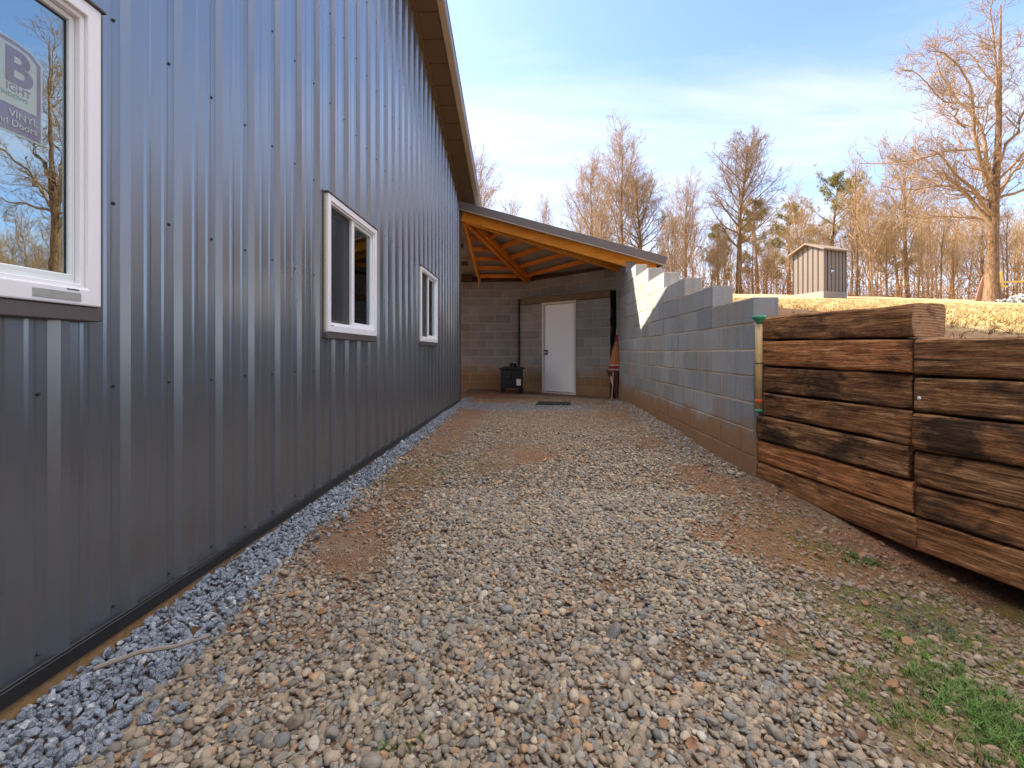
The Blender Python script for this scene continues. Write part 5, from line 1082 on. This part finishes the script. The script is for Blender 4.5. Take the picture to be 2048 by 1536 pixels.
# the big hand-shaped tree at right
def at(px, t):     # ground point t metres along the view axis under photo column px
    u = (px - 1024) / 915; s_, c_ = math.sin(YAW), math.cos(YAW); return t * (-s_ + u * c_), t * (c_ + u * s_)
def big_tree():
    r_ = np.random.default_rng(5); tr_ = []; cr = []
    def P(px, py, dt=0): # local coordinates in the tree's own frame from its silhouette, 20 m off
        return np.array([(px - 1985) / 915 * 20, dt, (597 - py) / 915 * 20])
    main = [P(1985, 603), P(1984, 560), P(1985, 500), P(1986, 445), P(1988, 405), P(1992, 350), P(1996, 290), P(1998, 230), P(1999, 170), P(2000, 110), P(2001, 50), P(2002, 5)]
    tr_.append((np.array(main), np.array([.36, .245, .215, .205, .175, .14, .12, .10, .08, .06, .04, .015]), 12))
    limbs = [([(1986, 430), (1962, 405), (1935, 375), (1900, 345), (1868, 320), (1835, 300)], .13, -.3), ([(1986, 450), (1975, 425), (1950, 380), (1925, 345), (1905, 320), (1888, 295), (1872, 265)], .15, .6),
             ([(1988, 410), (1975, 370), (1958, 350), (1940, 300), (1930, 250), (1918, 195), (1895, 155), (1850, 130), (1812, 122)], .15, -.5), ([(1992, 370), (1975, 300), (1978, 260), (1965, 210), (1942, 180), (1920, 145), (1910, 90), (1908, 40)], .12, .5),
             ([(1996, 300), (1990, 240), (1982, 180), (1965, 120), (1950, 60), (1945, 15)], .09, -.4), ([(1990, 390), (2010, 360), (2040, 330), (2075, 300), (2110, 280)], .13, .3), ([(1989, 400), (2015, 385), (2050, 375), (2095, 368)], .11, -.6),
             ([(1994, 330), (2015, 280), (2035, 230), (2055, 170), (2070, 100)], .11, -.3), ([(1998, 230), (2015, 170), (2030, 110), (2040, 50)], .08, .6), ([(1985, 445), (1958, 425), (1925, 420), (1890, 415), (1860, 402)], .08, .8), ([(1986, 440), (2010, 415), (2035, 408), (2065, 412)], .07, .9),
             ([(1972, 300), (1950, 282), (1905, 286), (1868, 290), (1835, 285), (1800, 270)], .07, 1.2), ([(1930, 250), (1900, 240), (1875, 230), (1845, 240), (1820, 248), (1798, 225)], .06, -1.2), ([(1965, 210), (1935, 205), (1905, 190), (1870, 160), (1840, 120)], .06, .2), ([(1960, 385), (1920, 362), (1880, 362), (1840, 366), (1800, 355)], .06, .4),
             ([(1999, 170), (1985, 120), (1975, 60), (1968, 10)], .06, .9), ([(1990, 380), (1992, 330), (2000, 290), (2020, 230), (2028, 180)], .07, 1.6), ([(1988, 400), (1975, 360), (1955, 320), (1950, 280)], .08, 1.8), ([(1990, 360), (2000, 320), (2010, 270), (2030, 240)], .08, -1.8)]
    for pts_, r0, dy in limbs:
        K = len(pts_); Q = np.array([P(a_, b_, dy * 2.0 * (i / (K - 1)) ** 1.2) for i, (a_, b_) in enumerate(pts_)]); Q[0, 1] = 0
        # resample to 10
        tt = np.linspace(0, K - 1, 10); Q = np.stack([np.interp(tt, np.arange(K), Q[:, c_]) for c_ in range(3)], 1); Q[1:] += r_.normal(0, .05, (9, 3)); cr.append((Q, np.linspace(r0 * .72, .018, 10), 7))
        ln = np.linalg.norm(np.diff(Q, axis=0), axis=1).sum()
        for q in range(int(6 + ln * 3)):
            f2 = r_.uniform(.18, 1.0); x_ = f2 * 9; j2 = min(int(x_), 8); p = Q[j2] + (Q[j2 + 1] - Q[j2]) * (x_ - j2); d = perp_dir(r_, Q[j2 + 1] - Q[j2], R(r_.uniform(28, 65))); l2 = (0.5 + ln * .24 * (1.1 - f2)) * r_.uniform(.6, 1.2); b2 = branch(r_, p, d, l2, 6, .14, .05); cr.append((b2, np.linspace(max(.012, r0 * (1 - f2) * .3), .007, 6), 4))
            for w_ in range(int(3 + l2 * 4)):
                j3 = r_.integers(1, 6); p3 = b2[j3]; d3 = perp_dir(r_, b2[j3] - b2[j3 - 1], R(r_.uniform(28, 65))); l3 = r_.uniform(.25, .75); b3 = branch(r_, p3, d3, l3, 4, .18, .05); cr.append((b3, np.linspace(.008, .005, 4), 3))
                for e_ in range(3):
                    j4 = r_.integers(1, 4); b4 = branch(r_, b3[j4], perp_dir(r_, b3[j4] - b3[j4 - 1], R(r_.uniform(25, 65))), r_.uniform(.12, .35), 3, .2, .03); cr.append((b4, np.linspace(.008, .005, 3), 3))
    a_ = polytubes(tr_, 'trunk', M_BARK, link=False); b_ = polytubes(cr, 'crown', M_BARKL, link=False); return [('trunk', a_.data), ('crown', b_.data)]
bx_, by_ = at(1985, 20)
tree_thing('bare_tree', big_tree(), bx_, by_, 1.0, YAW, 'tallest bare tree with thick tan trunk standing on the lawn at the right', sink=0.0)
protos = [proto_tree(11, 12.5, .30, .21, 3.8, 'oak', 1.1, 44, .009, M_BARK, M_TWIGD), proto_tree(12, 12.0, .28, .17, 5.0, 'vase', .95, 28, .010, M_BARK, M_TWIG), proto_tree(13, 11.0, .40, .12, 3.4, 'thin', .8, 24, .010, M_BARKL, M_TWIG),
          proto_tree(14, 10.0, .35, .09, 3.2, 'vase', .8, 20, .010, M_BARKL, M_TWIG), proto_tree(15, 12.0, .45, .11, 3.0, 'thin', .8, 22, .010, M_BARK, M_TWIG), proto_tree(16, 7.0, .18, .05, 2.6, 'vase', .8, 16, .010, M_BARKL, M_TWIG)]
def htree(px, t, topy):   # scale so that its top is at photo row topy
    x_, y_ = at(px, t); return x_, y_, (0.97 + (706 - topy) / 915 * t) - float(H(x_, y_)) + .1
def place(name, pi, px, t, topy, label, group=None, rz=None, base=None):
    x_, y_, h = htree(px, t, topy); Hs = [12.5, 12, 11, 10, 12, 7][pi]; return tree_thing(name, protos[pi], x_, y_, h / Hs, random.uniform(0, 6.28) if rz is None else rz, label, group)
place('bare_tree', 0, 1478, 33, 272, 'bare oval-crowned tree alone against the sky in the middle of the tree line', rz=1.0)
place('bare_tree', 1, 1246, 34, 305, 'wide bare twin-stemmed tree rising just above the lean-to roof', rz=2.0)
place('bare_tree', 0, 1282, 36, 340, 'bare tree with rusty leaves on low limbs behind the wide twin-stemmed one', rz=4.0)
place('bare_tree', 1, 1180, 37, 350, 'slender bare tree at the left edge of the wide tree above the lean-to', rz=5.1)
place('bare_tree', 1, 950, 26, 335, 'bare treetop close beside the barn eave above the lean-to', rz=0.3)
place('bare_tree', 2, 1020, 30, 395, 'small bare treetop over the lean-to next to the barn eave tree', rz=0.7)
place('bare_tree', 3, 1075, 32, 405, 'last small bare treetop over the lean-to, right of the barn eave trees', rz=2.2)
place('bare_tree', 1, 1370, 38, 392, 'thin spreading tree left of the oval-crowned tree', rz=3.0)
place('bare_tree', 2, 1600, 36, 380, 'pale straight slender tree rising just left of the shed roof', rz=1.2)
place('bare_tree', 4, 1712, 33, 320, 'tall thin leafless tree right behind the shed', rz=1.9)
place('bare_tree', 3, 1745, 31, 380, 'forked leaning pale tree standing right of the shed', rz=2.9)
place('bare_tree', 1, 1815, 34, 320, 'tan bushy bare tree between shed and tallest tree', rz=0.2)
for i in range(78):
    t = random.uniform(33, 62) if i > 45 else random.uniform(31, 38); px = random.uniform(1120, 2300) if i % 5 else random.uniform(1300, 2700)
    top = random.uniform(395, 500) if px > 1560 else random.uniform(430, 520)
    place('woodland_tree', random.choice([2, 3, 4, 4, 2, 5, 1]), px, t, top, 'thin bare tree among the crowded woods beyond the lawn', 'bare trees crowding the woods beyond the lawn')
for i in range(46):      # the woods go on round the right and behind the camera
    a_ = R(random.uniform(-68, 60)); d_ = random.uniform(15, 30); x_, y_ = 4 + d_ * math.cos(a_) * 1.0, -4 + d_ * math.sin(a_) - 12
    s_ = random.uniform(.8, 1.1); tree_thing('woodland_tree', protos[random.choice([1, 3, 5, 2, 1])], x_, y_, s_, random.uniform(0, 6.28), 'bare tree mirrored in the metal wall and window, standing out of view', 'bare trees seen only in reflections')
# pines
def pine(seed, Ht, base_h, cw):
    r_ = np.random.default_rng(seed); tp = branch(r_, np.zeros(3), (0, 0, 1), Ht, 12, .03, .05); tr_ = [(tp, .17 * (1 - np.linspace(0, 1, 12)) ** .8 + .02, 8)]; V = []; F = []
    for i in range(34):
        h = base_h + (1 - base_h) * (i + .5) / 34; x_ = h * 11; j = min(int(x_), 10); p = tp[j] + (tp[j + 1] - tp[j]) * (x_ - j); rel_ = (h - base_h) / (1 - base_h); ln = cw * (math.sin(math.pi * (.22 + .74 * rel_)) ** .8) * r_.uniform(.55, 1.05); a = r_.random() * 6.28; d = np.array([math.cos(a), math.sin(a), .25 + .5 * rel_])
        b = branch(r_, p, d / np.linalg.norm(d), ln, 5, .1, .06); tr_.append((b, np.linspace(.04, .012, 5), 4))
        for q in range(15):
            f_ = r_.uniform(.45, 1.0); j2 = min(int(f_ * 4), 3); c = b[j2] + (b[j2 + 1] - b[j2]) * (f_ * 4 - j2) + r_.normal(0, .14, 3)
            for w_ in range(26):
                dd_ = r_.normal(0, 1, 3) + [0, 0, .5]; dd_ /= np.linalg.norm(dd_); sd_ = np.cross(dd_, r_.normal(0, 1, 3)); sd_ /= np.linalg.norm(sd_); l = r_.uniform(.12, .26); o_ = c + dd_ * .03; n0 = len(V); V += [o_ - sd_ * .012, o_ + sd_ * .012, o_ + dd_ * l + sd_ * .006, o_ + dd_ * l - sd_ * .006]; F.append((n0, n0 + 1, n0 + 2, n0 + 3))
    a_ = polytubes(tr_, 'trunk', M_BARK, link=False); b_ = npmesh('crown', np.array(V), np.array(F), m_leafy('pine_needles', (0.09, 0.10, 0.022), (0.30, 0.25, 0.07)), link=False); return [('trunk', a_.data), ('crown', b_.data)]
pn = [pine(1, 10, .48, 3.6), pine(2, 9, .3, 2.3)]
for (px, t, top, i_, lab) in [(1655, 39, 362, 0, 'rounded olive pine standing directly behind the shed'), (1516, 41, 400, 1, 'bright green pine half hidden by the oval-crowned bare tree'), (1578, 44, 410, 1, 'dark thin pine between the oval-crowned tree and the shed'), (1437, 40, 455, 1, 'low green pine left of the oval-crowned tree trunk'), (1800, 48, 455, 0, 'faint pine deep in the woods right of the shed')]:
    x_, y_, h = htree(px, t, top); tree_thing('pine_tree', pn[i_], x_, y_, h / (10 if i_ == 0 else 9), random.uniform(0, 6), lab)
# leafy brush: small rust leaves hanging in the undergrowth
def leaf_cloud(name, centers, spread, per, size, m, label, cat, parent=None, kind='stuff'):
    r_ = np.random.default_rng(len(centers)); C = np.repeat(centers, per, 0); n = len(C); c = C + r_.normal(0, 1, (n, 3)) * spread; a = r_.normal(0, 1, (n, 3)); a /= np.linalg.norm(a, axis=1, keepdims=True); b = np.cross(a, r_.normal(0, 1, (n, 3))); b /= np.linalg.norm(b, axis=1, keepdims=True); s = (size * r_.uniform(.6, 1.3, n))[:, None]
    V = np.stack([c - a * s, c + b * s * .5, c + a * s, c - b * s * .5], 1).reshape(-1, 3); F = np.arange(4 * n).reshape(-1, 4); o = npmesh(name, V, F, m, parent)
    if parent is None: tag(o, label, cat, kind=kind)
    return o
M_RUST = m_leafy('rust_leaves', (0.20, 0.085, 0.025), (0.46, 0.24, 0.09)); M_STRAWL = m_leafy('straw_brush', (0.34, 0.22, 0.11), (0.56, 0.42, 0.25))
cs = []; r_ = np.random.default_rng(9)
for i in range(2600):
    t = r_.uniform(31.5, 52); px = r_.uniform(1150, 2500); x_, y_ = at(px, t); g_ = fbm(x_, y_, 50, .25); h = max(0.1, r_.exponential(.85) * (1.0 + .8 * float(g_)))
    cs.append((x_, y_, float(H(x_, y_)) + min(h, 3.6)))
leaf_cloud('underbrush', np.array(cs), np.array([.45, .45, .28]), 60, .055, M_RUST, 'rust-brown leafy undergrowth along the edge of the woods', 'undergrowth')
lines = []
for i in range(1500):
    t = r_.uniform(31, 60); px = r_.uniform(1100, 2600); x_, y_ = at(px, t); p0 = np.array([x_, y_, float(H(x_, y_)) - .05]); l = r_.uniform(1.2, 6.5); b = branch(r_, p0, (r_.normal(0, .12), r_.normal(0, .12), 1), l, 6, .07, .02); lines.append((b, np.linspace(.022, .008, 6), 4))
    for q in range(7):
        j = r_.integers(1, 6); d = perp_dir(r_, b[j] - b[j - 1], R(r_.uniform(20, 50))); b2 = branch(r_, b[j], d, l * r_.uniform(.12, .32), 4, .12, .06); lines.append((b2, np.linspace(.011, .007, 4), 3))
o = polytubes(lines, 'saplings', M_TWIG); tag(o, 'dense thin tan saplings filling the woods beyond the lawn', 'saplings', kind='stuff')
# things by the big tree
M_OLDW = m_simple('old_red_boards', (0.26, 0.12, 0.07), 0.8, 0, 0.3, 6); M_YEL = m_simple('yellow_painted_wood', (0.60, 0.42, 0.10), 0.6, 0, 0.12, 5)
for i in range(4):
    x0_, y0_ = at(1953 + i * 4.2, 20.3); x1_, y1_ = at(1967 + i * 4.2, 20.9); z0_ = float(H(x0_, y0_))
    mb = MB(); mb.beam((x0_, y0_, z0_ + .02), (x1_, y1_, z0_ + 1.15 - i * .04), .045, .11, up=(1, 0, 0)); o = mb.build('board', M_OLDW, bevel=.003, origin=(x0_, y0_, z0_))
    tag(o, 'old reddish board leaning in a row against the tallest tree', 'board', 'old boards leaning against the tallest tree')
yx, yy_ = at(2002, 21.5); yz = float(H(yx, yy_)); pf = empty('wooden_rail_frame', (yx, yy_, yz), YAW, 'yellow wooden post with a long horizontal rail behind the tallest tree', 'rail')
mb = MB(); mb.beam((-.10, 0, -.1), (-.03, 0, 1.32), .13, .14, up=(1, 0, 0)); mb.build('post', M_YEL, pf, bevel=.01)
mb = MB(); mb.beam((-.28, -.09, .82), (1.9, -.09, .90), .05, .09); mb.build('rail', M_YEL, pf, bevel=.005)
mb = MB(); mb.beam((-.2, -.10, .70), (.20, -.10, .62), .05, .10); mb.build('bracket', M_YEL, pf, bevel=.005)
mb = MB(); mb.beam((1.75, 0, -.1), (1.75, 0, .98), .12, .12, up=(1, 0, 0)); mb.build('post', M_YEL, pf, bevel=.01)
r = np.random.default_rng(4); n = 260; cxr, cyr = at(2052, 19.0); q = r.normal(0, .38, (n, 2)); hh = np.clip(.42 - np.hypot(q[:, 0], q[:, 1]) * .55, .02, 1) * r.random(n); a = cxr + q[:, 0]; b = cyr + q[:, 1]; s = r.uniform(.04, .09, n)
gn_scatter('stone_pile', np.stack([a, b, H(a, b) + hh + .02], 1), r.random((n, 3)) * 6, np.stack([s * 1.2, s, s], 1), np.where((r.random(n) < .55)[:, None], np.array([[.6, .57, .52]]), np.array([[.10, .09, .09]])) * r.uniform(.7, 1.2, (n, 1)), r.integers(0, 8, n), blu, 'heap of pale and dark stones on the lawn at the right edge', 'stone pile')
print('objects', len(SC.objects))
